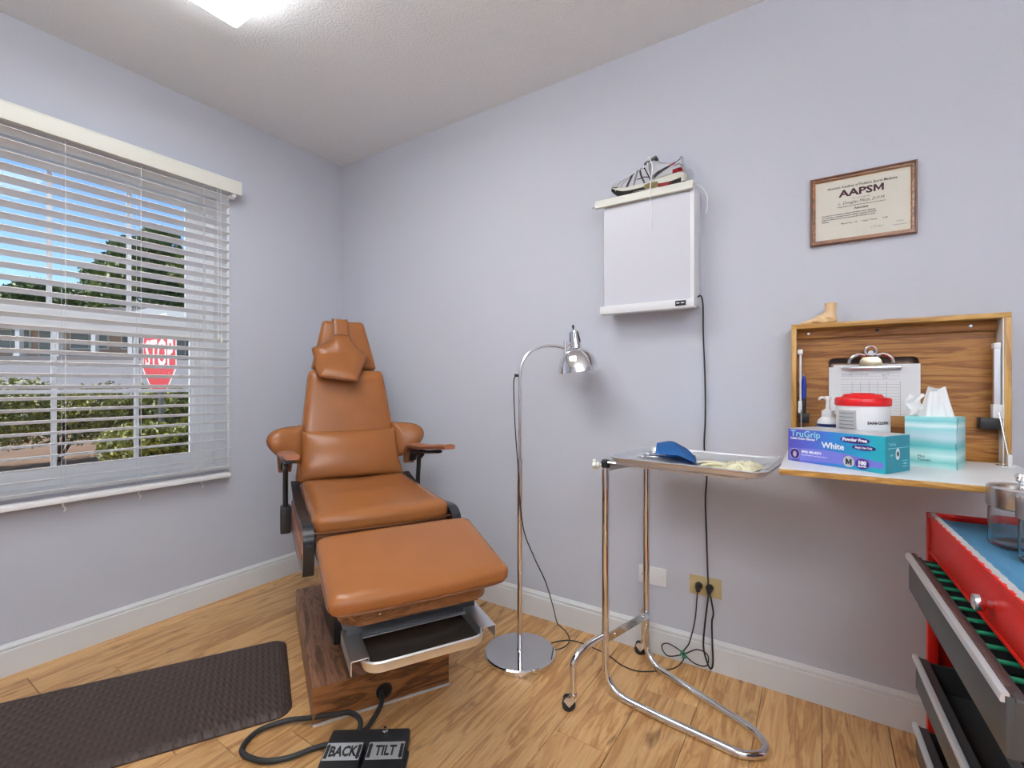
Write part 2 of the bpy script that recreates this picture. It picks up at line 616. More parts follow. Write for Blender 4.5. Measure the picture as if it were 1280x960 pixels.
    def cushion(self, cx, cy, cz, sx, sy, sz, r, n=14, fn=None, M4=None, nz=6):
        """rounded box on a grid with a deforming function fn(u,v,w,p)->p, u,v,w in -1..1"""
        tmp = bmesh.new()
        bmesh.ops.create_cube(tmp, size=2)
        bmesh.ops.subdivide_edges(tmp, edges=tmp.edges, cuts=n, use_grid_fill=True)
        h = Vector((sx / 2, sy / 2, sz / 2))
        for v in tmp.verts:
            u = v.co.copy()
            # concentrate samples toward the edges
            q = Vector([math.copysign(abs(t) ** 0.8, t) if abs(t) < 1 else t for t in u])
            p = Vector((q.x * h.x, q.y * h.y, q.z * h.z))
            inner = Vector([max(-h[i] + r, min(h[i] - r, p[i])) for i in range(3)])
            dlt = p - inner
            if dlt.length > 1e-9:
                # move onto rounded shell
                dn = Vector([dlt[i] / r for i in range(3)])
                L_ = dn.length
                mxx = max(abs(dn[i]) for i in range(3))
                dlt = dn * (mxx / L_) * r if L_ > 0 else dlt
            p = inner + dlt
            if fn:
                p = fn(u, p)
            v.co = p + Vector((cx, cy, cz))
        self._merge(tmp, M4)
        return self

    def puff(self, outline, t_front, t_back, map_fn, rings=7, power=0.5):
        """inflated shape from a star-shaped 2-D outline"""
        n = len(outline)
        cx = sum(p[0] for p in outline) / n
        cy = sum(p[1] for p in outline) / n
        for side, t in ((1, t_front), (-1, t_back)):
            vs, fs = [map_fn(cx, cy, side * t)], []
            for k in range(1, rings + 1):
                s = math.sin(k / rings * PI / 2)
                for (x, y) in outline:
                    h = t * (max(0.0, 1 - s ** 2.6)) ** power
                    vs.append(map_fn(cx + (x - cx) * s, cy + (y - cy) * s, side * h))
            for i in range(n):
                f = (0, 1 + i, 1 + (i + 1) % n)
                fs.append(f if side > 0 else f[::-1])
            for k in range(rings - 1):
                a = 1 + k * n
                b = 1 + (k + 1) * n
                for i in range(n):
                    j = (i + 1) % n
                    f = (a + i, b + i, b + j, a + j)
                    fs.append(f if side > 0 else f[::-1])
            self.raw(vs, fs)
        bmesh.ops.remove_doubles(self.bm, verts=self.bm.verts, dist=1e-5)
        return self

    def transform(self, M4):
        bmesh.ops.transform(self.bm, matrix=M4, verts=self.bm.verts)
        return self

    def mesh(self, name, mat, angle=35, smooth=True, recalc=True):
        if recalc:
            bmesh.ops.recalc_face_normals(self.bm, faces=self.bm.faces)
        me = bpy.data.meshes.new(name)
        self.bm.to_mesh(me)
        self.bm.free()
        if smooth:
            me.shade_smooth()
            me.set_sharp_from_angle(angle=math.radians(angle))
        if isinstance(mat, (list, tuple)):
            for m in mat:
                me.materials.append(m)
        elif mat:
            me.materials.append(mat)
        return me

    def build(self, name, mat, parent=None, world=False, angle=35, smooth=True, recalc=True):
        me = self.mesh(name, mat, angle, smooth, recalc)
        return link(name, me, parent, world)


def root_of(o):
    while o.parent:
        o = o.parent
    return o


def link(name, me, parent=None, world=False):
    o = bpy.data.objects.new(name, me)
    COL.objects.link(o)
    if parent is not None:
        o.parent = parent
        if world:
            r = root_of(parent)
            mw = Matrix.Translation(r.location) @ r.rotation_euler.to_matrix().to_4x4()
            me.transform(mw.inverted())
    return o


def tag(o, label=None, cat=None, group=None, kind=None):
    if label: o['label'] = label
    if cat: o['category'] = cat
    if group: o['group'] = group
    if kind: o['kind'] = kind
    return o


def thing(name, label, cat, loc=(0, 0, 0), rz=0.0, group=None):
    o = bpy.data.objects.new(name, None)
    o.empty_display_size = 0.1
    COL.objects.link(o)
    o.location = loc
    o.rotation_euler = (0, 0, rz)
    return tag(o, label, cat, group)


def struct(name, mb, mat, **k):
    return tag(mb.build(name, mat, **k), kind='structure')


def single(name, mb, mat, label, cat, origin=(0, 0, 0), rz=0.0, group=None, **k):
    """a thing that is one mesh, built in world coordinates, its origin moved to its base"""
    me = mb.mesh(name, mat, **k)
    mw = Matrix.Translation(origin) @ Matrix.Rotation(rz, 4, 'Z')
    me.transform(mw.inverted())
    o = bpy.data.objects.new(name, me)
    COL.objects.link(o)
    o.location = origin
    o.rotation_euler = (0, 0, rz)
    return tag(o, label, cat, group)


def evaluated(obj):
    dg = bpy.context.evaluated_depsgraph_get()
    me = bpy.data.meshes.new_from_object(obj.evaluated_get(dg))
    return me


def remeshed(mb, voxel, mat, smooth_iter=6, name='m'):
    me = mb.mesh(name, None)
    o = bpy.data.objects.new('tmp', me)
    COL.objects.link(o)
    md = o.modifiers.new('r', 'REMESH')
    md.mode = 'VOXEL'
    md.voxel_size = voxel
    md.use_smooth_shade = True
    sm = o.modifiers.new('s', 'SMOOTH')
    sm.iterations = smooth_iter
    me2 = evaluated(o)
    bpy.data.objects.remove(o)
    me2.name = name
    me2.materials.clear()
    me2.materials.append(mat)
    return me2


def lettering(body, size, mat, parent, origin, xdir, ydir, ext=0.0002, align='LEFT', bold=0.0, name='lettering',
              sx=1.0, shear=0.0, world=True, spacing=1.0):
    cu = bpy.data.curves.new('txt', 'FONT')
    cu.body = body
    cu.size = size
    cu.extrude = ext
    cu.align_x = align
    cu.offset = bold
    cu.shear = shear
    cu.resolution_u = 2
    cu.space_character = spacing
    o = bpy.data.objects.new('txt', cu)
    COL.objects.link(o)
    me = evaluated(o)
    bpy.data.objects.remove(o)
    bpy.data.curves.remove(cu)
    x = Vector(xdir).normalized()
    y = Vector(ydir).normalized()
    z = x.cross(y)
    Mx = Matrix(((x.x * sx, y.x, z.x, origin[0]), (x.y * sx, y.y, z.y, origin[1]), (x.z * sx, y.z, z.z, origin[2]),
                 (0, 0, 0, 1)))
    me.transform(Mx)
    me.materials.clear()
    me.materials.append(mat)
    me.name = name
    return link(name, me, parent, world)


def letter_M(cx, z, w_, h_, st):
    """outline of a bold capital M on its baseline, x to the right, z up"""
    a = w_ / 2
    return [(cx - a, z), (cx - a, z + h_), (cx - a + st * 1.1, z + h_), (cx, z + h_ * 0.42), (cx + a - st * 1.1, z + h_), (cx + a, z + h_),
            (cx + a, z), (cx + a - st, z), (cx + a - st, z + h_ * 0.58), (cx, z + h_ * 0.06), (cx - a + st, z + h_ * 0.58),
            (cx - a + st, z)]


# ================================================================== STRUCTURE
# walls
WT = 0.20          # thickness of the window wall
WY0, WY1 = 0.26, 1.36       # window opening along y
WZ0, WZ1 = 0.715, 2.285
w = MB()
w.box(XA - WT, XA, YF, WY0, 0, ZC)
w.box(XA - WT, XA, WY1, YB + 0.12, 0, ZC)
w.box(XA - WT, XA, WY0, WY1, 0, WZ0)
w.box(XA - WT, XA, WY0, WY1, WZ1, ZC)
bmesh.ops.remove_doubles(w.bm, verts=w.bm.verts, dist=1e-5)
struct('wall_left', w, M['wall'], smooth=False)
struct('wall_back', MB().box(XA, XR + 0.12, YB, YB + 0.12, 0, ZC), M['wall'], smooth=False)
struct('wall_right', MB().box(XR, XR + 0.12, YF, YB, 0, ZC), M['wall'], smooth=False)
struct('wall_front', MB().box(XA - WT, XR + 0.12, YF - 0.12, YF, 0, ZC), M['wall'], smooth=False)
struct('ceiling', MB().box(XA - WT, XR + 0.12, YF - 0.12, YB + 0.12, ZC, ZC + 0.15), M['ceiling'], smooth=False)

# floor of single planks
floor = struct('floor', MB().box(XA - WT, XR + 0.12, YF - 0.12, YB + 0.12, -0.10, -0.008), M['subfloor'], smooth=False)
PW = 0.1925
plank_cache = {}


def plank(x0, x1, y0, y1):
    key = (round(x1 - x0, 4), round(y1 - y0, 4))
    if key not in plank_cache:
        hx, hy = key[0] / 2 - 0.0009, key[1] / 2 - 0.0009
        plank_cache[key] = MB().box(-hx, hx, -hy, hy, -0.008, 0, bev=0.0012, seg=1).mesh('plank', M['floor'],
                                                                                         smooth=False)
    o = bpy.data.objects.new('plank', plank_cache[key])
    COL.objects.link(o)
    o.location = ((x0 + x1) / 2, (y0 + y1) / 2, 0)
    o.parent = floor


k0 = int(math.floor((XA + 0.765) / PW))
fixed = {0: 1.444, -8: 1.0, -9: 0.755, 1: 0.62, 2: 1.15, -1: 0.92, -2: 1.62, -3: 0.35}
xx = -0.765 + k0 * PW
k = k0
while xx < XR:
    x0, x1 = max(xx, XA), min(xx + PW, XR)
    if x1 - x0 > 0.012:
        ph = fixed.get(k, random.Random(k * 13 + 5).uniform(YF, YB))
        cuts = [YF]
        y = ph
        while y > YF: y -= 1.21
        y += 1.21
        while y < YB - 0.005:
            if y > YF + 0.01: cuts.append(y)
            y += 1.21
        cuts.append(YB)
        for a, b in zip(cuts[:-1], cuts[1:]):
            plank(x0, x1, a, b)
    xx += PW
    k += 1


# baseboards with a moulded cap
def base_profile():
    return [(0, 0), (0.014, 0), (0.014, 0.098), (0.0125, 0.102), (0.009, 0.104), (0.012, 0.108), (0.011, 0.116),
            (0.006, 0.122), (0.004, 0.1265), (0, 0.128)]


m_ = MB()
m_.prism([(XA + d, z) for d, z in base_profile()], 'y', YF, YB)
struct('baseboard_left', m_, M['white_trim'], angle=20)
m_ = MB()
m_.prism([(YB - d, z) for d, z in base_profile()], 'x', XA + 0.014, -0.277)
m_.prism([(YB - d, z) for d, z in base_profile()], 'x', -0.2762, XR)
struct('baseboard_back', m_, M['white_trim'], angle=20)
m_ = MB()
m_.prism([(XR - d, z) for d, z in base_profile()], 'y', YF, YB - 0.014)
struct('baseboard_right', m_, M['white_trim'], angle=20)

# ------------------------------------------------------------------ window
win = bpy.data.objects.new('window_1', None)
COL.objects.link(win)
win.location = (XA - 0.1, (WY0 + WY1) / 2, WZ0)
win['kind'] = 'structure'
m_ = MB()   # white jamb lining and stool
XO = XA - WT
m_.box(XO + 0.0, XA + 0.0, WY1 - 0.012, WY1 + 0.0, WZ0, WZ1)
m_.box(XO, XA, WY0, WY0 + 0.012, WZ0, WZ1)
m_.box(XO, XA - 0.0005, WY0 + 0.012, WY1 - 0.012, WZ1 - 0.012, WZ1)
m_.box(XO, XA + 0.0005, WY0 + 0.012, WY1 - 0.012, WZ0, WZ0 + 0.014)
m_.build('jamb_lining', M['white_vinyl'], win, world=True)
XF0, XF1 = XO - 0.01, XO + 0.055     # frame depth
m_ = MB()
fw = 0.045
m_.box(XF0, XF1, WY1 - fw - 0.012, WY1 - 0.012, WZ0 + 0.014, WZ1 - 0.012, bev=0.003)
m_.box(XF0, XF1, WY0 + 0.012, WY0 + 0.012 + fw, WZ0 + 0.014, WZ1 - 0.012, bev=0.003)
m_.box(XF0, XF1, WY0 + 0.012 + fw, WY1 - 0.012 - fw, WZ1 - 0.012 - fw, WZ1 - 0.012)
m_.box(XF0, XF1, WY0 + 0.012 + fw, WY1 - 0.012 - fw, WZ0 + 0.014, WZ0 + 0.05)
m_.build('window_frame', M['white_vinyl'], win, world=True)


def sash(xc, z0, z1, muntin_z, ys=(0.40, 1.218), mys=(0.66, 0.96), side=0.084, top=0.05, bot=0.055, thick=0.03):
    s = MB()
    x0, x1 = xc - thick / 2, xc + thick / 2
    s.box(x0, x1, ys[1], ys[1] + side, z0, z1, bev=0.003)
    s.box(x0, x1, ys[0] - side, ys[0], z0, z1, bev=0.003)
    s.box(x0, x1, ys[0], ys[1], z1 - top, z1, bev=0.003)
    s.box(x0, x1, ys[0], ys[1], z0, z0 + bot, bev=0.003)
    s.box(x1 - 0.006, x1 + 0.003, ys[1] + 0.018, ys[1] + 0.022, z0, z1)
    s.box(x1 - 0.006, x1 + 0.003, ys[1] + 0.040, ys[1] + 0.044, z0, z1)
    so = s.build('sash', M['white_vinyl'], win, world=True)
    for y in mys:
        MB().box(xc - 0.008, xc + 0.008, y - 0.009, y + 0.009, z0 + bot, z1 - top, bev=0.002).build(
            'muntin', M['white_vinyl'], so, world=True)
    if muntin_z:
        MB().box(xc - 0.007, xc + 0.007, ys[0], ys[1], muntin_z - 0.009, muntin_z + 0.009, bev=0.002).build(
            'muntin', M['white_vinyl'], so, world=True)
    MB().box(xc - 0.002, xc + 0.002, ys[0], ys[1], z0 + bot, z1 - top).build('pane', M['pane'], so, world=True)
    return so


sash(XO + 0.012, 1.503, WZ1 - 0.055, None)
sash(XO + 0.046, WZ0 + 0.05, 1.482, 1.155, ys=(0.41, 1.225), mys=(0.668, 0.98), bot=0.045)
m_ = MB()
m_.box(XO + 0.045, XO + 0.075, 0.78, 0.84, 1.48, 1.492, bev=0.003)
m_.build('sash_lock', M['white_vinyl'], win, world=True)

# ------------------------------------------------------------------ blind
BY0, BY1 = 0.24, 1.335
bl = thing('window_blind', 'white two inch slat blind hanging over the left window', 'blind', (XA + 0.05, 0.8, 2.30))
m_ = MB()
prof = [(XA + 0.092, 2.236), (XA + 0.094, 2.245), (XA + 0.094, 2.300), (XA + 0.088, 2.311), (XA + 0.080, 2.312),
        (XA + 0.080, 2.303), (XA + 0.084, 2.298), (XA + 0.084, 2.240), (XA + 0.080, 2.236)]
m_.prism(prof, 'y', BY0 - 0.02, 1.382)
m_.box(XA + 0.001, XA + 0.084, 1.374, 1.382, 2.246, 2.303)
m_.box(XA + 0.001, XA + 0.084, BY0 - 0.02, BY0 - 0.012, 2.246, 2.303)
m_.build('valance', M['cream'], bl, world=True, angle=25)
m_ = MB()
m_.box(XA + 0.012, XA + 0.066, BY0, BY1 + 0.018, 2.24, 2.296, bev=0.002)
m_.build('headrail', M['white_vinyl'], bl, world=True)
m_ = MB()
m_.prism([(XA + 0.014, 2.236), (XA + 0.03, 2.222), (XA + 0.06, 2.214), (XA + 0.078, 2.222), (XA + 0.082, 2.236)],
         'y', 1.339, 1.357)
m_.build('headrail_end_cap', M['white_vinyl'], bl, world=True)


def slat_mesh():
    m = MB()
    n = 6
    hw, tilt = 0.0275, math.radians(15)
    top, botm = [], []
    for i in range(n + 1):
        s = -1 + 2 * i / n
        x = s * hw
        z = 0.0022 * (1 - s * s)
        top.append((x, z + 0.0012))
        botm.append((x, z - 0.0012))
    poly = [(x * math.cos(tilt) - z * math.sin(tilt), x * math.sin(tilt) + z * math.cos(tilt))
            for x, z in top + botm[::-1]]
    m.prism(poly, 'y', -(BY1 - BY0) / 2, (BY1 - BY0) / 2)
    return m.mesh('slat', M['slat'], angle=50)


sm_ = slat_mesh()
NSL = 31
XBL = XA + 0.040
for i in range(NSL):
    o = bpy.data.objects.new('slat', sm_)
    COL.objects.link(o)
    o.parent = bl
    zz = 2.212 - i * (2.212 - 0.735) / (NSL - 1)
    o.location = (XBL - bl.location.x, (BY0 + BY1) / 2 - bl.location.y, zz - bl.location.z)
    o.rotation_euler = (random.uniform(-.0006, .0006), random.uniform(-.012, .012), 0)
m_ = MB()
m_.box(XBL - 0.027, XBL + 0.027, BY0, BY1 + 0.003, 0.678, 0.702, bev=0.004)
m_.build('bottom_rail', M['slat'], bl, world=True)
m_ = MB()
for y in (0.36, 0.655, 0.925, 1.20):
    for dx in (-0.027, 0.0275):
        m_.box(XBL + dx - 0.0006, XBL + dx + 0.0006, y - 0.0008, y + 0.0008, 0.70, 2.24)
m_.build('ladder_cords', M['viewer_white'], bl, world=True)
for y in (0.655, 0.925, 1.20):
    m_ = MB()
    m_.tube(catmull([(XBL + 0.01, y, 0.68), (XBL + 0.014, y - 0.006, 0.665), (XBL + 0.01, y + 0.004, 0.652),
                     (XBL + 0.014, y - 0.002, 0.64)], 5), 0.0022, 6)
    m_.build('cord_knot', M['slat'], bl, world=True)
m_ = MB()
for dy in (0, 0.016):
    m_.tube([(XA + 0.078, 1.262 + dy, 2.235), (XA + 0.080, 1.266 + dy, 1.455 - dy)], 0.0011, 5)
m_.build('pull_cord', M['slat'], bl, world=True)
for dy in (0, 0.016):
    MB().lathe([(0.003, 0.028), (0.006, 0.022), (0.0075, 0.006), (0.006, 0), (0, 0)],
               (XA + 0.080, 1.266 + dy, 1.428 - dy), 10).build('cord_tassel', M['cream'], bl, world=True)

# ------------------------------------------------------------------ ceiling light
def ceiling_fixture(FX0, FX1, FY0, FY1, label):
    cl = thing('ceiling_light', label, 'ceiling light', ((FX0 + FX1) / 2, (FY0 + FY1) / 2, ZC))
    m_ = MB()
    m_.box(FX0 + 0.02, FX1 - 0.02, FY0 + 0.02, FY1 - 0.02, ZC - 0.05, ZC - 0.001)
    m_.build('housing', M['viewer_white'], cl, world=True)
    m_ = MB()
    m_.box(FX0, FX1, FY0, FY1, ZC - 0.085, ZC - 0.040, bev=0.012)
    m_.build('diffuser', M['lamp_lens'], cl, world=True)


ceiling_fixture(-1.968, -0.75, 0.38, 0.99, 'white rectangular fluorescent ceiling light at the top edge of the photo')
ceiling_fixture(0.35, 1.57, -0.95, -0.34, 'added fill copy of the ceiling light, unseen behind the camera')  # added fixture out of view, brightens the right side and ceiling
ul = thing('fill_uplight', 'added white fill uplight in torchiere form, unseen behind the camera', 'floor lamp', (0.75, -1.15, 0))  # made-up uplight, bounces soft fill off the ceiling from out of view
MB().lathe([(0, 0), (0.14, 0), (0.14, 0.015), (0.02, 0.03), (0, 0.03)], (0.75, -1.15, 0), 32).build('base', M['white_plastic'], ul, world=True)
MB().cyl((0.75, -1.15, 0.02), (0.75, -1.15, 1.72), 0.012).build('pole', M['white_plastic'], ul, world=True)
MB().lathe([(0.02, 1.70), (0.10, 1.74), (0.17, 1.83), (0.175, 1.83), (0.105, 1.735), (0.02, 1.69)], (0.75, -1.15, 0), 40).build(
    'bowl', M['white_plastic'], ul, world=True)
MB().lathe([(0, 1.80), (0.135, 1.80), (0.135, 1.795), (0, 1.795)], (0.75, -1.15, 0), 32).build('bulb', M['uplight'], ul, world=True)


# ================================================================== EXAMINATION CHAIR
CO = Vector((-1.748, 1.433, 0))
CA = math.radians(-29.0)
ch = thing('examination_chair', 'tan vinyl podiatry chair with raised footrest on a wooden plinth', 'chair', CO, CA)

# plinth
m_ = MB()
m_.box(-0.449, 0.449, -0.25, 0.25, 0.006, 0.132)
pl = m_.build('plinth', M['walnut'], ch, smooth=False)
MB().box(0.4485, 0.4505, -0.2495, 0.2495, 0.010, 0.1315).build('front_board', M['walnut_y'], pl, smooth=False)
m_ = MB()
m_.box(0.448, 0.455, -0.250, 0.252, 0.0, 0.007)
m_.build('bottom_strip', M['drawer_trim'], pl, smooth=False)
m_ = MB()
rot = Matrix.Translation((0.4505, -0.004, 0.052)) @ Matrix.Rotation(PI / 2, 4, 'Y')
m_.lathe([(0.0, 0.0), (0.024, 0.0), (0.026, 0.002), (0.030, 0.002), (0.030, 0.0)], seg=24, M4=rot)
m_.build('cable_grommet', M['black_plastic'], pl)

# lift column
m_ = MB()
m_.box(-0.20, 0.20, -0.15, 0.15, 0.132, 0.40, bev=0.006)
m_.box(-0.24, 0.30, -0.19, 0.19, 0.40, 0.56, bev=0.01)
m_.build('lift_column', M['black_metal'], ch)
# seat under-frame
m_ = MB()
m_.box(-0.22, 0.44, -0.235, 0.235, 0.56, 0.64, bev=0.01)
m_.box(0.40, 0.64, -0.16, 0.16, 0.585, 0.625, bev=0.006)
m_.build('seat_frame', M['black_metal'], ch)
m_ = MB()
m_.cushion(0.125, 0, 0.648, 0.66, 0.49, 0.06, 0.02, n=8)
m_.build('seat_skirt', M['vinyl_back'], ch)


def seat_fn(u, p):
    a, b = u.x, u.y
    e = (1 - a * a) * (1 - b * b)
    if p.z > 0:
        p.z += 0.010 * e ** 0.6 - 0.006 * (1 - b * b) * (1 if a < 0 else 0.4)
    p.x += 0.022 * (1 - b * b) * max(0, a)           # bowed front edge
    p.z += 0.012 * max(0, -a - 0.4) * abs(b)          # rear corners rise
    p.y *= 1 - 0.02 * max(0, -a)
    return p


m_ = MB()
m_.cushion(0.125, 0, 0.698, 0.68, 0.50, 0.070, 0.028, n=16, fn=seat_fn)
seat = m_.build('seat_cushion', M['vinyl'], ch, angle=60)
m_ = MB()
m_.tube(catmull([(-0.20, -0.247, 0.672), (0.10, -0.249, 0.672), (0.42, -0.247, 0.672), (0.462, -0.225, 0.672),
                 (0.484, 0, 0.672), (0.462, 0.225, 0.672), (0.42, 0.247, 0.672), (0.10, 0.249, 0.672),
                 (-0.2, 0.247, 0.672)], 8), 0.0035, 6)
m_.build('seat_welt', M['vinyl_back'], seat)

# footrest cushion, sloping down toward the front
sl = math.atan2(0.708 - 0.641, 0.94 - 0.635)
FM = Matrix.Translation((0.795, 0, 0.652)) @ Matrix.Rotation(sl, 4, 'Y')


def foot_fn(u, p):
    a, b = u.x, u.y
    if p.z > 0:
        p.z += 0.008 * ((1 - a * a) * (1 - b * b)) ** 0.6
    p.x += 0.010 * (1 - b * b) * (1 if a > 0 else -0.3) * abs(a)
    return p


m_ = MB()
m_.cushion(0, 0, 0, 0.345, 0.515, 0.054, 0.024, n=16, fn=foot_fn, M4=FM)
foot = m_.build('footrest_cushion', M['vinyl'], ch, angle=60)
m_ = MB()
wl = [(-0.16, -0.254), (0.10, -0.256), (0.155, -0.245), (0.176, -0.20), (0.182, 0), (0.176, 0.20), (0.155, 0.245),
      (0.10, 0.256), (-0.16, 0.254)]
m_.tube([FM @ p for p in catmull([(x, y, -0.016) for x, y in wl], 8)], 0.0035, 6)
m_.build('footrest_welt', M['vinyl_back'], foot)

# wooden footrest box with rounded front corners
out = []
for (cx, cy, a0) in ((0.845, 0.150, 0), (0.845, -0.150, -90)):
    pass
r_ = 0.07
poly = [(0.60, -0.22)]
for i in range(9):
    a = -PI / 2 + i / 8 * PI / 2
    poly.append((0.84 + r_ * math.cos(a), -0.15 + r_ * math.sin(a)))
for i in range(9):
    a = i / 8 * PI / 2
    poly.append((0.84 + r_ * math.cos(a), 0.15 + r_ * math.sin(a)))
poly.append((0.60, 0.22))
m_ = MB()
m_.prism(poly, 'z', 0.538, 0.640)
for v in m_.bm.verts:
    if v.co.z > 0.6:
        v.co.z -= (v.co.x - 0.60) * 0.20
fb = m_.build('footrest_box', M['walnut_y'], ch, angle=40)
MB().cyl((0.82, -0.219, 0.575), (0.82, -0.2225, 0.575), 0.004, seg=10).build('screw', M['steel'], fb)
MB().cyl((0.9, -0.12, 0.562), (0.9135, -0.12, 0.562), 0.003, seg=10).build('screw', M['steel'], fb)

# drip tray under the footrest
tr = MB()
for s in (-1, 1):
    tr.box(0.70, 0.835, s * 0.192, s * 0.205, 0.50, 0.55)
tr.box(0.826, 0.832, -0.195, 0.195, 0.472, 0.540)
tr_o = tr.build('tray_hanger', M['drawer_grey'], ch, smooth=False)
MB().box(0.826, 0.843, -0.197, 0.197, 0.4685, 0.4718).build('bright_edge', M['alum'], tr_o, smooth=False)
for s in (-1, 1):
    m_ = MB()
    a, b = sorted((s * 0.158, s * 0.206))
    m_.box(0.80, 0.962, a, b, 0.482, 0.485, bev=0.0008, seg=1)
    a, b = sorted((s * 0.203, s * 0.206))
    m_.box(0.80, 0.968, a, b, 0.450, 0.485)
    a, b = sorted((s * 0.158, s * 0.161))
    m_.box(0.80, 0.962, a, b, 0.466, 0.485)
    m_.transform(Matrix.Translation((0.8, 0, 0.48)) @ Matrix.Rotation(math.radians(2.5), 4, 'Y')
                 @ Matrix.Translation((-0.8, 0, -0.48)))
    m_.build('tray_rail', M['alum'], ch)


def rrect(x0, x1, y0, y1, r, n=6):
    pts = []
    for cx, cy, a0 in ((x1 - r, y1 - r, 0), (x0 + r, y1 - r, 90), (x0 + r, y0 + r, 180), (x1 - r, y0 + r, 270)):
        for i in range(n + 1):
            a = math.radians(a0 + 90 * i / n)
            pts.append((cx + r * math.cos(a), cy + r * math.sin(a)))
    return pts


def pan(m, rects, M4=None):
    """nested rounded rects [(inset, z)] joined into an open pan"""
    (x0, x1, y0, y1, r), lv = rects
    n = None
    vs, fs = [], []
    for ins, z in lv:
        pts = rrect(x0 + ins, x1 - ins, y0 + ins, y1 - ins, max(0.004, r - ins))
        n = len(pts)
        vs += [(x, y, z) for x, y in pts]
    for i in range(len(lv) - 1):
        for k in range(n):
            k2 = (k + 1) % n
            fs.append((i * n + k, i * n + k2, (i + 1) * n + k2, (i + 1) * n + k))
    fs.append(list(range((len(lv) - 1) * n, len(lv) * n)))
    m.raw(vs, fs, M4)
    return m


m_ = MB()
TM = Matrix.Translation((0, 0, 0))
pan(m_, ((0.72, 0.985, -0.176, 0.176, 0.05),
         [(0.016, 0.438), (0.006, 0.440), (0.001, 0.462), (-0.003, 0.468), (0.001, 0.472), (0.006, 0.468),
          (0.010, 0.462), (0.014, 0.446)]), TM)
pan_o = m_.build('tray_pan', M['alum'], ch, recalc=False)
m_ = MB()
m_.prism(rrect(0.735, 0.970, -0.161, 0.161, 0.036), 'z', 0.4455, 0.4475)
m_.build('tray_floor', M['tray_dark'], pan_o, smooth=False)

# backrest
B0, B1 = Vector((-0.285, 0, 0.72)), Vector((-0.437, 0, 1.263))   # front face, bottom / top


def slab_on(front_bot, front_top, w0, w1, thick, rr, n=14, dome=0.01, flat_top=False):
    """trapezoid cushion whose FRONT face runs between the two points"""
    ax = (front_top - front_bot)
    Hh = ax.length
    up = ax.normalized()
    nr = Vector((0, 1, 0)).cross(up).normalized()     # towards the sitter
    if nr.x < 0: nr = -nr
    m = MB()
    Mx = Matrix(((nr.x, 0, up.x, 0), (0, 1, 0, 0), (nr.z, 0, up.z, 0), (0, 0, 0, 1)))
    mid = (front_bot + front_top) / 2 - nr * thick / 2

    def fn(u, p):
        t = (p.z / Hh) + 0.5
        p.y *= (w0 * (1 - t) + w1 * t)
        if p.x > 0:
            p.x += dome * ((1 - u.y ** 2) * (1 - u.z ** 2)) ** 0.5
        return p
    m.cushion(0, 0, 0, thick, 2.0, Hh, rr, n=n, fn=None)
    # rounding is isotropic before the taper, so build with true width then taper
    m.bm.free()
    m = MB()
    wm = max(w0, w1)

    def fn2(u, p):
        t = max(0, min(1, (p.z / Hh) + 0.5))
        p.y *= (w0 * (1 - t) + w1 * t) / wm
        if p.x > 0:
            p.x += dome * ((1 - u.y ** 2) * (1 - u.z ** 2)) ** 0.5
        return p
    m.cushion(0, 0, 0, thick, 2 * wm, Hh, rr, n=n, fn=fn2)
    m.transform(Matrix.Translation(mid) @ Mx)
    return m


back = slab_on(Vector((-0.300, 0, 0.700)), Vector((-0.437, 0, 1.268)), 0.262, 0.190, 0.085, 0.024, dome=0.006).build(
    'backrest', M['vinyl'], ch, angle=60)
slab_on(Vector((-0.37, 0, 0.72)), Vector((-0.512, 0, 1.24)), 0.25, 0.18, 0.03, 0.01, n=6, dome=0).build(
    'back_shell', M['black_plastic'], ch, angle=60)
head = slab_on(Vector((-0.497, 0, 1.272)), Vector((-0.556, 0, 1.545)), 0.173, 0.108, 0.070, 0.022, dome=0.004)
head = head.build('headrest', M['vinyl'], ch, angle=60)
m_ = MB()
m_.box(-0.56, -0.53, -0.05, 0.05, 1.15, 1.40, bev=0.004)
m_.build('headrest_bracket', M['black_metal'], ch)


# lumbar pillow: pinched corners
def lumbar():
    bot, top = Vector((-0.195, 0, 0.738)), Vector((-0.298, 0, 0.970))
    up = (top - bot).normalized()
    Hh = (top - bot).length
    nr = Vector((up.z, 0, -up.x))

    def mp(y, s, h):
        t = s / Hh
        return bot + up * s + Vector((0, y, 0)) + nr * (h - 0.045 + 0.012 * (t - 0.5))
    wb, wt = 0.255, 0.230
    nu, nv = 28, 18
    m = MB()
    for side, t in ((1, 0.050), (-1, 0.025)):
        vs, fs = [], []
        for j in range(nv + 1):
            for i in range(nu + 1):
                u, v = -1 + 2 * i / nu, -1 + 2 * j / nv
                u, v = math.sin(u * PI / 2), math.sin(v * PI / 2)
                tt = (v + 1) / 2
                wd = wb + (wt - wb) * tt
                y = wd * u * (1 - 0.045 * (1 - v * v) * abs(u) ** 3)
                sg = Hh * (0.5 + 0.5 * v * (1 - 0.07 * (1 - u * u) * abs(v) ** 3))
                e = max(0, (1 - u * u) * (1 - v * v))
                h = t * e ** 0.36
                if side > 0:
                    cu_, cv_ = 1 - abs(u), 1 - abs(v)
                    h += 0.004 * math.sin(26 * (cu_ - cv_)) * math.exp(-9 * (cu_ + cv_)) * (1 if v > 0 else .4) * min(1, e * 30)
                vs.append(mp(y, sg, side * h))
        for j in range(nv):
            for i in range(nu):
                a_ = j * (nu + 1) + i
                f = (a_, a_ + 1, a_ + nu + 2, a_ + nu + 1)
                fs.append(f if side > 0 else f[::-1])
        m.raw(vs, fs)
    bmesh.ops.remove_doubles(m.bm, verts=m.bm.verts, dist=1e-5)
    return m


lumbar().build('lumbar_pillow', M['vinyl'], ch, angle=80)

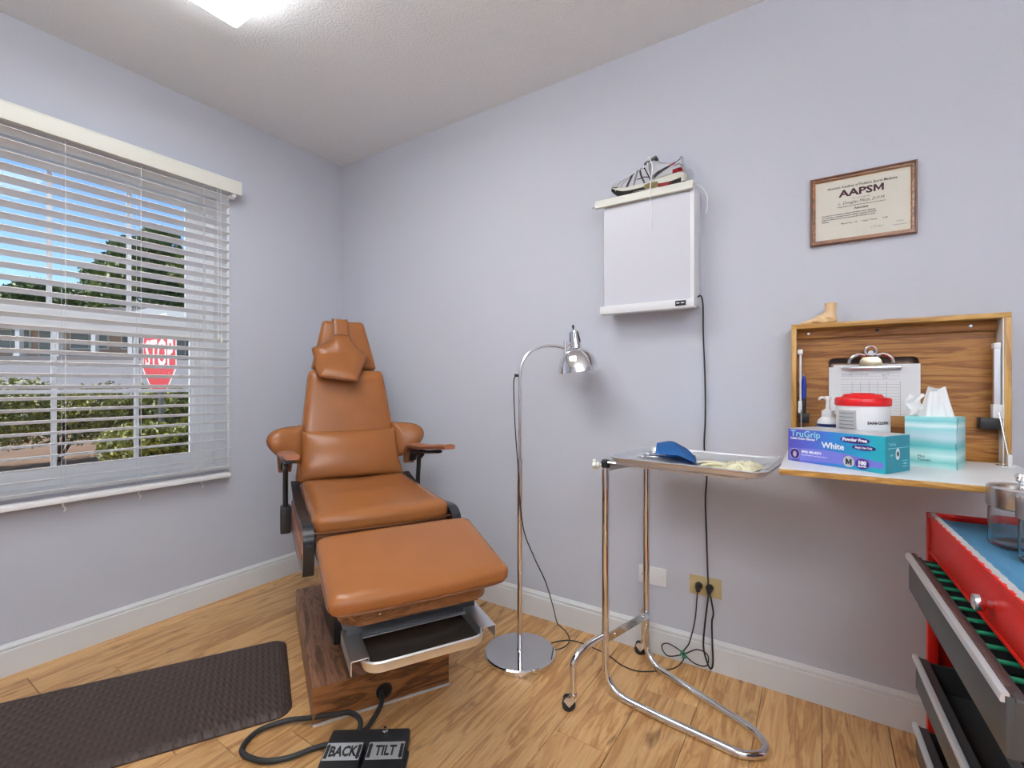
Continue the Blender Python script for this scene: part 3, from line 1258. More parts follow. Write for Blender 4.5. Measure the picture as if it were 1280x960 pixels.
# side wings
for s in (-1, 1):
    m_ = MB()
    ol2 = [(0.215, 0.972), (0.25, 0.978), (0.30, 0.976), (0.345, 0.966), (0.374, 0.946), (0.384, 0.920), (0.378, 0.893),
           (0.358, 0.865), (0.330, 0.838), (0.300, 0.817), (0.270, 0.804), (0.240, 0.800), (0.215, 0.805)]

    def mpw(y, z, h, s=s):
        return Vector((-0.345 + h + (y - 0.25) * 0.25 + (0.9 - z) * 0.15, s * y, z))
    ol3 = [(p.x, p.y) for p in catmull([(a, b, 0) for a, b in ol2], 3, closed=True)]
    m_.puff(ol3, 0.042, 0.028, mpw, rings=9, power=0.5)
    wg = m_.build('side_wing', M['vinyl'], ch, angle=80)
    m_ = MB()
    m_.tube([mpw(a, b, 0) for a, b in ol3[2:-2]], 0.0030, 6)
    m_.build('welt', M['vinyl_back'], wg)


# head pillow with its strap
def head_pillow():
    p0 = Vector((-0.48, 0, 1.276))
    dv = Vector((-0.062, 0, 0.265)).normalized()
    nr = Vector((dv.z, 0, -dv.x))

    def mp(y, z, h):
        t = (z - 1.276) / dv.z
        q = p0 + dv * t
        return Vector((q.x, y, q.z)) + nr * (h + 0.014 + max(0.0, 1.345 - z) * 0.62)
    key = [(-0.170, 1.376), (-0.115, 1.402), (-0.072, 1.425), (-0.060, 1.450), (-0.020, 1.458), (0.020, 1.452),
           (0.028, 1.432), (0.062, 1.385), (0.118, 1.342), (0.090, 1.295), (0.065, 1.240), (0.038, 1.178),
           (-0.02, 1.184), (-0.08, 1.194), (-0.143, 1.204), (-0.158, 1.250), (-0.160, 1.315)]
    corners = {0, 8, 11, 14}
    ol = []
    N = len(key)
    for i in range(N):
        a, b = key[i], key[(i + 1) % N]
        for k_ in range(3):
            ol.append((a[0] + (b[0] - a[0]) * k_ / 3, a[1] + (b[1] - a[1]) * k_ / 3))
    m = MB()
    m.puff(ol, 0.040, 0.012, mp, rings=11, power=0.6)
    return m, mp, ol


m_, mph, olh = head_pillow()
hp = m_.build('head_pillow', M['vinyl'], ch, angle=80)
m_ = MB()
m_.tube([mph(a, b, 0.001) for a, b in olh], 0.0028, 6, closed=True)
m_.build('piping', M['vinyl_back'], hp)
# strap: from the pillow up the headrest and over its top
path = catmull([mph(0, 1.44, 0.008), mph(0, 1.48, -0.006), mph(0, 1.52, -0.008), Vector((-0.545, 0, 1.545)),
                Vector((-0.565, 0, 1.551)), Vector((-0.600, 0, 1.548))], 5)
sp1 = slab_on(Vector((-0.506, 0, 1.435)), Vector((-0.536, 0, 1.549)), 0.041, 0.038, 0.012, 0.005, n=6, dome=0.001)
sp1.transform(Matrix.Translation((0, -0.020, 0)))
sp1.box(-0.615, -0.545, -0.057, 0.017, 1.541, 1.550, bev=0.003)
sp1.build('strap', M['vinyl'], hp)
m_ = MB()
for y in (-0.057, 0.017):
    m_.tube([p + Vector((0.003, y, 0.002)) for p in path], 0.0024, 6)
m_.build('strap_piping', M['vinyl_back'], hp)

# armrests
for s in (-1, 1):
    def A(x, z, y=0.31): return Vector((x, s * y, z))
    m_ = MB()
    pp = catmull([A(-0.165, 0.60), A(-0.170, 0.70), A(-0.155, 0.79), A(-0.150, 0.845)], 6)
    m_.tube(pp, 0.0115, 12)
    arm = m_.build('arm_post', M['black_metal'], ch)
    m_ = MB()
    m_.box(-0.20, -0.13, min(s * 0.288, s * 0.332), max(s * 0.288, s * 0.332), 0.515, 0.635, bev=0.006)
    m_.build('post_socket', M['black_metal'], ch)
    m_ = MB()      # bracket beneath the pad
    pts = catmull([A(-0.27, 0.785), A(-0.235, 0.83), A(-0.15, 0.845), (0.0, s * 0.308, 0.86), (0.16, s * 0.306, 0.882)], 5)
    m_.tube(pts, 0.016, 8, flat=(0.55, 1.3))
    m_.tube([A(-0.15, 0.81), A(-0.10, 0.835), A(-0.09, 0.86)], 0.012, 8)
    m_.build('arm_bracket', M['black_metal'], ch)
    # pad: curls down at the rear
    pad = []
    cl_ = catmull([(-0.325, 0, 0.765), (-0.305, 0, 0.815), (-0.255, 0, 0.858), (-0.17, 0, 0.872), (0.0, 0, 0.884),
                   (0.17, 0, 0.905), (0.31, 0, 0.920)], 5)
    vs, fs = [], []
    N = len(cl_)
    for i, p in enumerate(cl_):
        t = i / (N - 1)
        tg = (cl_[min(i + 1, N - 1)] - cl_[max(i - 1, 0)]).normalized()
        nr = Vector((-tg.z, 0, tg.x))
        hw = 0.030 + 0.008 * math.sin(PI * min(1, t * 1.1)) 
        if t > 0.93: hw *= 0.85
        th = 0.011
        for (yy, hh) in ((-1, 0.25), (-0.8, 0.9), (0, 1.15), (0.8, 0.9), (1, 0.25), (0.85, -0.9), (-0.85, -0.9)):
            vs.append(p + Vector((0, s * 0.306 + yy * hw, 0)) + nr * (hh * th))
    for i in range(N - 1):
        for k_ in range(7):
            k2 = (k_ + 1) % 7
            fs.append((i * 7 + k_, i * 7 + k2, (i + 1) * 7 + k2, (i + 1) * 7 + k_))
    fs.append(list(range(7)))
    fs.append(list(range((N - 1) * 7, N * 7)))
    m_ = MB()
    m_.raw(vs, fs)
    m_.build('armrest', M['vinyl_arm'], ch, angle=45)

# side panels with black edge moulding and vinyl inset
prof = [(-0.25, 0.722), (-0.12, 0.697), (0.0, 0.683), (0.15, 0.678), (0.28, 0.686), (0.40, 0.698), (0.455, 0.694),
        (0.488, 0.672), (0.497, 0.640), (0.494, 0.60), (0.478, 0.552), (0.462, 0.536), (0.30, 0.50), (0.10, 0.474),
        (-0.10, 0.468), (-0.25, 0.48), (-0.285, 0.50), (-0.285, 0.70)]
for s in (-1, 1):
    m_ = MB()
    a, b = sorted((s * 0.258, s * 0.276))
    m_.prism(prof, 'y', a, b)
    sp = m_.build('side_panel', M['walnut'], ch, smooth=False)
    m_ = MB()
    edge = catmull([(x, 0, z) for x, z in prof[:12]], 5)
    vs, fs = [], []
    for i, p in enumerate(edge):
        tg = (edge[min(i + 1, len(edge) - 1)] - edge[max(i - 1, 0)]).normalized()
        nr = Vector((-tg.z, 0, tg.x))
        if nr.z < 0 and i < 30: nr = -nr
        for yy, hh in ((0.248, -0.001), (0.248, 0.007), (0.284, 0.007), (0.284, -0.012), (0.2765, -0.012), (0.2765, -0.001)):
            q = p + nr * hh
            vs.append((q.x, s * yy, q.z))
        if i:
            for k_ in range(6):
                k2 = (k_ + 1) % 6
                fs.append(((i - 1) * 6 + k_, (i - 1) * 6 + k2, i * 6 + k2, i * 6 + k_))
    fs.append(list(range(6)))
    fs.append(list(range(len(vs) - 6, len(vs))))
    m_.raw(vs, fs)
    m_.build('edge_moulding', M['black_metal'], sp, angle=50)
    m_ = MB()
    inset = [(-0.17, 0.655), (0.05, 0.635), (0.32, 0.640), (0.41, 0.63), (0.435, 0.60), (0.42, 0.572), (0.30, 0.548),
             (0.05, 0.520), (-0.17, 0.525)]
    a, b = sorted((s * 0.274, s * 0.286))
    m_.prism(inset, 'y', a, b, bev=0.004)
    m_.build('vinyl_inset', M['vinyl_arm'], sp)

# ================================================================== FOOT SWITCH
PA = math.radians(35)
ped = thing('foot_switch', 'black double foot pedal switch marked BACK and TILT before the chair', 'foot switch',
            (-1.203, 0.998, 0), PA)
# local: x along the row of pedals (to the right in the photo), y away from the camera
m_ = MB()
m_.box(-0.128, 0.128, 0.012, 0.080, 0.0, 0.046, bev=0.008)
m_.box(-0.134, 0.134, -0.150, 0.020, 0.0, 0.014, bev=0.003)
hs = m_.build('housing', M['black_plastic'], ped)
m_ = MB()
m_.lathe([(0.0085, 0), (0.0085, 0.010), (0.005, 0.013), (0.0045, 0.022), (0, 0.023)], (0.050, 0.052, 0.046), 14)
m_.build('toggle', M['steel'], ped)
for sx, word in ((-1, 'BACK'), (1, 'TILT')):
    cx = sx * 0.066
    PM = Matrix.Translation((cx, 0.018, 0.046)) @ Matrix.Rotation(math.radians(8), 4, 'X')
    m_ = MB()
    m_.box(-0.060, 0.060, -0.155, 0.004, -0.012, 0.0, bev=0.003, M4=PM)
    pd = m_.build('pedal', M['black_plastic'], ped)
    m_ = MB()
    m_.box(-0.056, 0.056, -0.062, -0.002, 0.0, 0.0012, M4=PM)
    pt = m_.build('label_plate', M['drawer_trim'], pd)
    rt = root_of(ped)
    mw = Matrix.Translation(ped.location) @ Matrix.Rotation(PA, 4, 'Z')
    def W(v): return mw @ (PM @ Vector(v))
    xd = W((1, 0, 0)) - W((0, 0, 0))
    yd = W((0, 1, 0)) - W((0, 0, 0))
    lettering(word, 0.048, M['ink'], pd, W((0, -0.048, 0.0014)), xd, yd, 0.0003, 'CENTER', 0.0018, sx=0.68)
    for ax in (-0.049, 0.049):
        up = -1 if ax > 0 else 1
        m_ = MB()
        m_.box(ax - 0.005, ax + 0.005, -0.056, -0.010, 0.0012, 0.002, M4=PM)
        m_.prism([(ax - 0.007, -0.033 + up * 0.016), (ax + 0.007, -0.033 + up * 0.016), (ax, -0.033 + up * 0.028)],
                 'z', 0.0012, 0.0022, M4=PM)
        m_.build('arrow_mark', M['ink'], pd)
m_ = MB()
cab = [(-1.372, 1.204, 0.052), (-1.352, 1.196, 0.050), (-1.326, 1.170, 0.036), (-1.308, 1.120, 0.020), (-1.300, 1.075, 0.011),
       (-1.312, 1.02, 0.012), (-1.345, 0.975, 0.010), (-1.375, 0.93, 0.010), (-1.41, 0.86, 0.010), (-1.47, 0.81, 0.010),
       (-1.56, 0.80, 0.010), (-1.60, 0.87, 0.011), (-1.565, 0.95, 0.014), (-1.50, 0.995, 0.022), (-1.42, 1.035, 0.040),
       (-1.36, 1.062, 0.055), (-1.305, 1.06, 0.052), (-1.278, 1.035, 0.036)]
m_.tube(catmull(cab, 8), 0.0085, 10)
single('pedal_cable', m_, M['rubber'], 'thick black cable looping from the plinth hole to the foot switch', 'cable',
       (-1.5, 0.9, 0), angle=60)

# ================================================================== FLOOR MAT
MA = math.radians(61)
matc = Vector((-2.082, 1.268, 0))
e1 = Vector((math.cos(math.radians(-29)), math.sin(math.radians(-29)), 0))
e2 = -Vector((math.cos(MA), math.sin(MA), 0))
Wm, Lm = 0.565, 1.42
m_ = MB()
lv = [(0.0, 0.0), (0.0, 0.006), (0.010, 0.013), (0.026, 0.018), (0.03, 0.0165), (0.034, 0.018)]
vs = []
pan(m_, ((0, Lm, 0, Wm, 0.06), lv))
me = m_.mesh('anti_fatigue_mat', M['mat'], angle=20, recalc=False)
Mx = Matrix(((e2.x, e1.x, 0, matc.x), (e2.y, e1.y, 0, matc.y), (0, 0, 1, 0), (0, 0, 0, 1)))
mo = bpy.data.objects.new('anti_fatigue_mat', me)
COL.objects.link(mo)
# e2 x e1 points down or up; flip if needed
if e2.cross(e1).z < 0:
    me.transform(Matrix.Diagonal((1, -1, 1, 1)))
    me.flip_normals()
    mo.location = matc
    mo.rotation_euler = (0, 0, math.atan2(e2.y, e2.x))
else:
    mo.location = matc
    mo.rotation_euler = (0, 0, math.atan2(e2.y, e2.x))
tag(mo, 'dark brown basket-weave anti-fatigue mat on the floor by the left wall', 'mat')

# ================================================================== FLOOR LAMP
LP = Vector((-1.10, 1.751, 0))
SH = Vector((-0.926, 1.962, 1.275))
fl = thing('floor_lamp', 'chrome gooseneck floor lamp with round base by the back wall', 'floor lamp', LP)
m_ = MB()
m_.lathe([(0.0, 0.0), (0.150, 0.0), (0.155, 0.003), (0.155, 0.022), (0.150, 0.026), (0.014, 0.030), (0.012, 0.036), (0, 0.036)],
         tuple(LP), 64)
m_.build('base', M['chrome'], fl, world=True)
m_ = MB()
m_.cyl(LP + Vector((0, 0, 0.03)), LP + Vector((0, 0, 0.851)), 0.0112)
m_.cyl(LP + Vector((0, 0, 0.846)), LP + Vector((0, 0, 0.862)), 0.0125)
pz = m_.build('lower_pole', M['chrome'], fl, world=True)
hd = (Vector((SH.x, SH.y, 0)) - LP)
hl = hd.length
hd.normalize()
top = []
for t, z in ((0.0, 0.86), (0.0, 1.15), (0.0, 1.235), (0.012, 1.285), (0.045, 1.330), (0.105, 1.356), (0.165, 1.360),
             (0.215, 1.353)):
    top.append(LP + hd * t + Vector((0, 0, z)))
m_ = MB()
m_.tube(catmull(top, 7), 0.0072, 12)
m_.cyl(LP + Vector((0, 0, 1.218)), LP + Vector((0, 0, 1.248)), 0.0092)
m_.build('gooseneck', M['chrome'], fl, world=True)
m_ = MB()
kd = -hd
m_.cyl(LP + Vector((0, 0, 1.225)), LP + kd * 0.024 + Vector((0, 0, 1.228)), 0.0055, 0.007, 12)
m_.build('cord_bushing', M['black_plastic'], fl, world=True)
tiltM = Matrix.Translation(SH + Vector((0, 0, 0.03))) @ Matrix.Rotation(math.radians(-7), 4, F) @ Matrix.Scale(1.08, 4)
m_ = MB()
sp_ = [(0.0, 0.050), (0.020, 0.050), (0.030, 0.045), (0.052, 0.030), (0.070, 0.005), (0.082, -0.030), (0.086, -0.052),
       (0.0865, -0.056), (0.0835, -0.056), (0.0815, -0.048), (0.067, 0.002), (0.05, 0.026), (0.0, 0.045)]
m_.lathe(sp_, M4=tiltM, seg=48)
shd = m_.build('lamp_shade', M['chrome'], fl, world=True)
m_ = MB()
m_.lathe([(0.0, 0.046), (0.026, 0.046), (0.024, 0.060), (0.0175, 0.118), (0.015, 0.120), (0.0, 0.120)], M4=tiltM, seg=24)
soc = m_.build('socket_housing', M['chrome'], fl, world=True)
m_ = MB()
for k_ in range(6):
    a = k_ * PI / 3
    q0 = Vector((math.cos(a) * 0.0245, math.sin(a) * 0.0245, 0.068))
    q1 = Vector((math.cos(a) * 0.0185, math.sin(a) * 0.0185, 0.112))
    m_.tube([tiltM @ q0, tiltM @ q1], 0.0022, 6)
m_.build('vent_slots', M['black_plastic'], soc, world=True)
m_ = MB()
m_.lathe([(0.0, 0.12), (0.0035, 0.12), (0.003, 0.129), (0.005, 0.131), (0.0045, 0.142), (0, 0.144)], M4=tiltM, seg=12)
m_.build('switch', M['black_plastic'], fl, world=True)
m_ = MB()
j0 = top[-1]
m_.cyl(j0 - Vector((0, 0, 0.028)), j0 + Vector((0, 0, 0.030)), 0.0085, seg=14)
m_.tube([j0, tiltM @ Vector((0, 0, 0.085))], 0.006, 10)
m_.build('swivel_joint', M['chrome'], fl, world=True)
m_ = MB()
m_.ball(tuple(SH + Vector((0, 0, 0.0))), (0.024, 0.024, 0.032))
m_.build('bulb', M['white_plastic'], fl, world=True)
# cord of the lamp: bushing -> down the pole -> floor -> bow -> socket
kx = LP + kd * 0.024
cord = [kx + Vector((0, 0, 1.228)), kx + Vector((-0.008, -0.002, 1.19)), LP + Vector((-0.022, -0.008, 0.95)),
        LP + Vector((-0.004, -0.020, 0.80)), LP + Vector((0.012, -0.016, 0.70)), LP + Vector((0.030, 0.010, 0.52)), LP + Vector((0.065, 0.05, 0.36)),
        LP + Vector((0.068, 0.10, 0.25)), LP + Vector((0.040, 0.18, 0.12)), LP + Vector((0.018, 0.268, 0.030)),
        LP + Vector((0.045, 0.285, 0.004)), LP + Vector((0.115, 0.272, 0.003)), LP + Vector((0.15, 0.215, 0.003)),
        LP + Vector((0.115, 0.155, 0.004)), LP + Vector((0.155, 0.07, 0.003)), LP + Vector((0.12, 0.11, 0.035))]
cord = [(-1.112, 1.738, 1.228), (-1.121, 1.733, 1.19), (-1.112, 1.731, 1.00), (-1.098, 1.731, 0.84), (-1.090, 1.733, 0.70),
        (-1.075, 1.745, 0.55), (-1.045, 1.79, 0.42), (-1.032, 1.86, 0.30), (-1.045, 1.95, 0.16), (-1.068, 2.035, 0.040),
        (-1.060, 2.062, 0.006), (-1.020, 2.040, 0.003), (-0.975, 1.985, 0.003), (-0.966, 1.925, 0.003),
        (-0.990, 1.875, 0.003), (-1.02, 1.862, 0.003), (-0.952, 1.83, 0.003)]
cord2 = [(-1.035, 1.905, 0.003), (-1.01, 1.948, 0.003), (-0.96, 1.985, 0.003), (-0.88, 1.985, 0.003), (-0.78, 1.965, 0.003),
         (-0.70, 1.925, 0.003), (-0.625, 1.925, 0.003), (-0.54, 1.99, 0.003), (-0.500, 2.045, 0.006), (-0.483, 2.072, 0.045)]
m_ = MB()
m_.tube(catmull(cord[:-1], 8), 0.0026, 7)
single('lamp_cord', m_, M['rubber'], 'thin black cord dangling from the chrome floor lamp to the floor', 'cord',
       (-1.0, 1.9, 0), angle=60)
m_ = MB()
bow = [(-0.483, 2.072, 0.045), (-0.545, 2.068, 0.075), (-0.575, 2.068, 0.055), (-0.550, 2.068, 0.022), (-0.490, 2.068, 0.045),
       (-0.430, 2.068, 0.085), (-0.388, 2.068, 0.075), (-0.392, 2.068, 0.030), (-0.440, 2.068, 0.025), (-0.483, 2.072, 0.055),
       (-0.462, 2.078, 0.10), (-0.440, 2.080, 0.20), (-0.432, 2.082, 0.30), (-0.4275, 2.078, 0.332)]
m_.tube(catmull(cord2[:-1] + bow, 8), 0.0026, 7)
single('extension_cord', m_, M['rubber'],
       'thin black cord with a bow tie loop from left wall socket across floor', 'cord', (-0.6, 2.0, 0), angle=60)
m_ = MB()
m_.tube(catmull([(-0.490, 2.064, 0.035), (-0.476, 2.060, 0.05), (-0.484, 2.064, 0.066), (-0.494, 2.066, 0.05),
                 (-0.47, 2.06, 0.038)], 5), 0.003, 6)
single('twist_tie', m_, M['green_plastic'], 'small green twist tie around the bow of black cord', 'tie',
       (-0.485, 2.063, 0.05))

# ================================================================== WALL PLATES
o_ = thing('wall_outlet', 'ivory double wall socket with two black plugs in it', 'outlet', (-0.404, YB, 0.34))
m_ = MB()
m_.box(-0.467, -0.341, YB - 0.006, YB, 0.300, 0.381, bev=0.0025)
m_.build('cover_plate', M['ivory_plate'], o_, world=True)
for x in (-0.428, -0.384):
    m_ = MB()
    Mr = Matrix.Translation((x, YB - 0.006, 0.342)) @ Matrix.Rotation(PI / 2, 4, 'X')
    m_.lathe([(0, 0.002), (0.0165, 0.002), (0.0175, 0.0)], M4=Mr, seg=20)
    m_.build('socket', M['ivory_plate'], o_, world=True)
for i, x in enumerate((-0.4275, -0.384)):
    m_ = MB()
    Mr = Matrix.Translation((x, YB - 0.008, 0.342)) @ Matrix.Rotation(PI / 2, 4, 'X')
    m_.lathe([(0, 0), (0.0150, 0.0), (0.0155, 0.010), (0.011, 0.022), (0.0085, 0.034), (0, 0.036)], M4=Mr, seg=16)
    m_.box(x - 0.008, x + 0.008, YB - 0.036, YB - 0.012, 0.322, 0.34, bev=0.003)
    single('power_plug', m_, M['black_plastic'],
           'black power plug in the %s socket of the ivory outlet' % ('left' if i == 0 else 'right'), 'plug',
           (x, YB - 0.008, 0.342))
o_ = thing('blank_wall_plate', 'off-white blank wall plate low on the wall behind the stand post', 'wall plate',
           (-0.625, YB, 0.335))
m_ = MB()
m_.box(-0.688, -0.564, YB - 0.006, YB, 0.298, 0.377, bev=0.0025)
m_.build('plate', M['white_plastic'], o_, world=True)
for x in (-0.668, -0.584):
    MB().cyl((x, YB - 0.0055, 0.338), (x, YB - 0.0075, 0.338), 0.0032, seg=10).build('screw', M['steel'], o_, world=True)

# ================================================================== VIEW BOX
vb = thing('xray_view_box', 'white wall-mounted X-ray light box with a shoe on top', 'light box', (-0.62, YB, 1.50))
m_ = MB()
m_.box(-0.812, -0.424, 2.000, YB, 1.512, 1.995, bev=0.003)
m_.build('housing', M['viewer_white'], vb, world=True)
m_ = MB()
m_.box(-0.806, -0.440, 1.996, 2.001, 1.535, 1.972)
m_.build('screen', M['viewer_glass'], vb, world=True, smooth=False)
m_ = MB()
m_.box(-0.440, -0.424, 1.992, 2.001, 1.512, 1.990, bev=0.001)
m_.build('side_rail', M['viewer_white'], vb, world=True)
m_ = MB()
m_.box(-0.826, -0.424, 1.986, 2.03, 1.500, 1.535, bev=0.002)
m_.build('bottom_ledge', M['viewer_white'], vb, world=True)
m_ = MB()
m_.prism([(1.975, 1.975), (1.975, 1.990), (1.985, 2.010), (2.03, 2.012), (2.03, 2.002), (1.992, 1.975)], 'x', -0.846, -0.427)
m_.build('film_clip', M['cream'], vb, world=True, angle=20)
m_ = MB()
m_.tube([(-0.846, 1.982, 1.983), (-0.858, 1.982, 1.981)], 0.004, 8)
m_.build('clip_end', M['steel'], vb, world=True)
m_ = MB()
m_.box(-0.497, -0.455, 1.9835, 1.987, 1.509, 1.530, bev=0.001)
sw = m_.build('rocker_switch', M['black_plastic'], vb, world=True)
m_ = MB()
m_.box(-0.492, -0.480, 1.982, 1.984, 1.518, 1.522)
m_.box(-0.474, -0.462, 1.982, 1.984, 1.518, 1.522)
m_.build('switch_marks', M['white_print'], sw, world=True)
m_ = MB()
vc = [(-0.424, 2.05, 1.548), (-0.412, 2.055, 1.552), (-0.408, 2.075, 1.52), (-0.409, 2.09, 1.40), (-0.403, 2.095, 1.20),
      (-0.402, 2.095, 1.05), (-0.406, 2.095, 0.93), (-0.396, 2.095, 0.82), (-0.402, 2.095, 0.70), (-0.396, 2.090, 0.55),
      (-0.390, 2.080, 0.42), (-0.385, 2.068, 0.345)]
m_.tube(catmull(vc, 8), 0.0032, 7)
vc2 = [(-0.384, 2.068, 0.325), (-0.392, 2.078, 0.27), (-0.402, 2.08, 0.18), (-0.406, 2.078, 0.10), (-0.392, 2.074, 0.045),
       (-0.376, 2.070, 0.022), (-0.368, 2.072, 0.05), (-0.372, 2.078, 0.14), (-0.374, 2.082, 0.21), (-0.368, 2.08, 0.25),
       (-0.378, 2.072, 0.32)]
m_.tube(catmull(vc2, 8), 0.0036, 7)
single('light_box_cord', m_, M['rubber'],
       'black cord hanging down the wall from the light box to the right socket', 'cord', (-0.40, 2.09, 0.3), angle=60)

# ================================================================== SHOE
def shoe():
    L0 = 0.318
    def lerp(tab, t):
        for (a, va), (b, vb_) in zip(tab[:-1], tab[1:]):
            if t <= b:
                s = (t - a) / (b - a)
                s = s * s * (3 - 2 * s)
                return va + (vb_ - va) * s
        return tab[-1][1]
    Wd = [(0, 0.020), (0.03, 0.030), (0.1, 0.040), (0.22, 0.048), (0.35, 0.0505), (0.5, 0.044), (0.62, 0.037), (0.8, 0.036),
          (0.93, 0.034), (0.98, 0.026), (1, 0.012)]
    Bt = [(0, 0.046), (0.06, 0.030), (0.14, 0.010), (0.22, 0.0), (0.85, 0.0), (0.93, 0.003), (1, 0.014)]
    Mt = [(0, 0.062), (0.1, 0.045), (0.25, 0.034), (0.5, 0.036), (0.7, 0.046), (0.9, 0.052), (1, 0.052)]
    Tp = [(0, 0.070), (0.04, 0.080), (0.12, 0.087), (0.22, 0.091), (0.32, 0.102), (0.42, 0.118), (0.52, 0.138), (0.58, 0.145),
          (0.64, 0.137), (0.72, 0.121), (0.80, 0.113), (0.88, 0.116), (0.94, 0.122), (0.975, 0.121), (1, 0.104)]
    o = Vector((-0.790, 2.052, 2.0125))
    rt = thing('running_shoe', 'grey and white running shoe with red heel resting on the light box', 'shoe', o)
    def S(t, phi, off=0.0):
        """upper surface; phi 0 = camera side, pi = wall side"""
        wdt = lerp(Wd, t)
        b, tp = lerp(Mt, t) - 0.004, lerp(Tp, t)
        lean = 0.006 * math.sin(PI * t)
        c = math.cos(phi)
        s_ = math.sin(phi)
        e = 0.75 if t < 0.3 else 0.62
        cc = math.copysign(abs(c) ** e, c)
        ss = abs(s_) ** 0.9
        narrow = 1 - 0.30 * ss * (0 if t < 0.25 else min(1, (t - 0.25) * 4))
        return Vector((t * L0 + (0.0 if t < 0.9 else -(t - 0.9) * 0.05 * ss), -(wdt + off) * cc * narrow,
                       b + (tp - b + off) * ss))
    N, K = 44, 22
    vs, fs = [], []
    for i in range(N + 1):
        for k_ in range(K + 1):
            vs.append(S(i / N, PI * k_ / K))
    for i in range(N):
        for k_ in range(K):
            a = i * (K + 1) + k_
            fs.append((a, a + K + 1, a + K + 2, a + 1))
    fs.append(list(range(K + 1)))
    fs.append([N * (K + 1) + k_ for k_ in range(K + 1)])
    MB().raw(vs, fs).build('upper', M['shoe_white'], rt, angle=70)
    # midsole and outsole
    def solid(f0, f1, mat, name, grow0, grow1):
        vs, fs = [], []
        K2 = 4
        for i in range(N + 1):
            t = i / N
            for zf, g in ((f0, grow0), (f1, grow1)):
                z = zf(t)
                w_ = lerp(Wd, t) + g
                vs += [(t * L0 + (0.006 if t > .97 else 0), -w_, z), (t * L0 + (0.006 if t > .97 else 0), w_, z)]
        for i in range(N):
            a, b = i * 4, (i + 1) * 4
            fs += [(a, b, b + 2, a + 2), (a + 1, a + 3, b + 3, b + 1), (a, a + 1, b + 1, b), (a + 2, b + 2, b + 3, a + 3)]
        fs += [(0, 2, 3, 1), (N * 4, N * 4 + 1, N * 4 + 3, N * 4 + 2)]
        return MB().raw(vs, fs).build(name, mat, rt, angle=40)
    solid(lambda t: lerp(Bt, t) + 0.007, lambda t: lerp(Mt, t), M['shoe_mid'], 'midsole', 0.003, 0.004)
    solid(lambda t: lerp(Bt, t), lambda t: lerp(Bt, t) + 0.008, M['shoe_dark'], 'outsole', -0.001, 0.002)
    def sole_band(pts, name, mat, off=0.0052):
        """polygon strip on the camera side of the midsole: list of (t, f_low, f_high), f fraction of the wall"""
        vs, fs = [], []
        for t, a, b in pts:
            z0, z1 = lerp(Bt, t) + 0.004, lerp(Mt, t)
            for f in (a, b):
                vs.append((t * L0, -lerp(Wd, t) - off, z0 + (z1 - z0) * f))
        for i in range(len(pts) - 1):
            fs.append((2 * i, 2 * i + 2, 2 * i + 3, 2 * i + 1))
        m = MB().raw(vs, fs)
        bmesh.ops.solidify(m.bm, geom=list(m.bm.faces), thickness=0.0012)
        return m.build(name, mat, rt)
    sole_band([(0.02, .05, .75), (.06, .0, .62), (.12, .0, .60), (.2, .0, .55), (.28, .0, .50), (.36, .1, .45), (.44, .2, .5),
               (.52, .15, .55)], 'forefoot_rubber', M['shoe_dark'])
    sole_band([(.50, .25, .75), (.56, .2, .88), (.62, .15, .82), (.68, .2, .7)], 'midfoot_plate', M['shoe_gold'], 0.006)
    sole_band([(.68, .12, .50), (.74, .0, .45), (.80, .0, .42), (.85, .1, .38)], 'heel_gel', M['shoe_red'], 0.006)
    sole_band([(.82, .02, .4), (.88, .0, .42), (.93, .0, .45), (.97, .0, .5)], 'heel_rubber', M['shoe_dark'], 0.006)
    def band(pts, wd, name, mat, off=0.0016, both=False):
        """strip on the upper surface, pts = [(t, phi)], wd half-width in t"""
        m = MB()
        for sgn in ((0, 1) if both else (0,)):
            P_ = catmull([(a, b, 0) for a, b in pts], 6)
            vs, fs = [], []
            n_ = len(P_)
            for i, p in enumerate(P_):
                tg = P_[min(i + 1, n_ - 1)] - P_[max(i - 1, 0)]
                d = Vector((-tg.y, tg.x * 8, 0))
                ln = math.hypot(d.x * 0.32, d.y * 0.05)
                if ln < 1e-6: ln = 1
                k2 = wd / ln * 1.0
                for sg in (-1, 1):
                    t_ = min(0.995, max(0.004, p.x + sg * d.x * k2))
                    ph = max(0.0, p.y + sg * d.y * k2 / 1.0)
                    if sgn: ph = PI - ph
                    vs.append(S(t_, min(PI, ph), off))
            for i in range(n_ - 1):
                fs.append((2 * i, 2 * i + 2, 2 * i + 3, 2 * i + 1))
            m.raw(vs, fs)
        bmesh.ops.solidify(m.bm, geom=list(m.bm.faces), thickness=0.0008)
        return m.build(name, mat, rt, angle=60)
    band([(0.02, 0.5), (0.10, 0.95), (0.20, 1.25)], 0.0016, 'seam_stripe', M['shoe_grey'])
    band([(0.10, 0.25), (0.20, 0.75), (0.30, 1.10)], 0.0016, 'seam_stripe', M['shoe_grey'])
    band([(0.004, 0.15), (0.05, 0.12), (0.12, 0.06)], 0.006, 'toe_cap', M['shoe_grey'])
    band([(0.16, 0.10), (0.25, 0.65), (0.36, 1.15)], 0.0013, 'seam_stripe', M['shoe_dark'])
    band([(0.40, 0.3), (0.47, 0.32), (0.56, 0.22)], 0.0013, 'seam_stripe', M['shoe_dark'])
    band([(0.26, 0.08), (0.30, 0.5), (0.33, 1.05)], 0.006, 'overlay', M['shoe_grey'])
    band([(0.36, 0.05), (0.38, 0.5), (0.40, 1.15)], 0.004, 'overlay', M['silver_overlay'])
    band([(0.50, 0.04), (0.45, 0.45), (0.42, 1.0)], 0.0035, 'overlay', M['shoe_grey'])
    band([(0.58, 0.06), (0.52, 0.5), (0.46, 1.05)], 0.002, 'overlay', M['shoe_dark'])
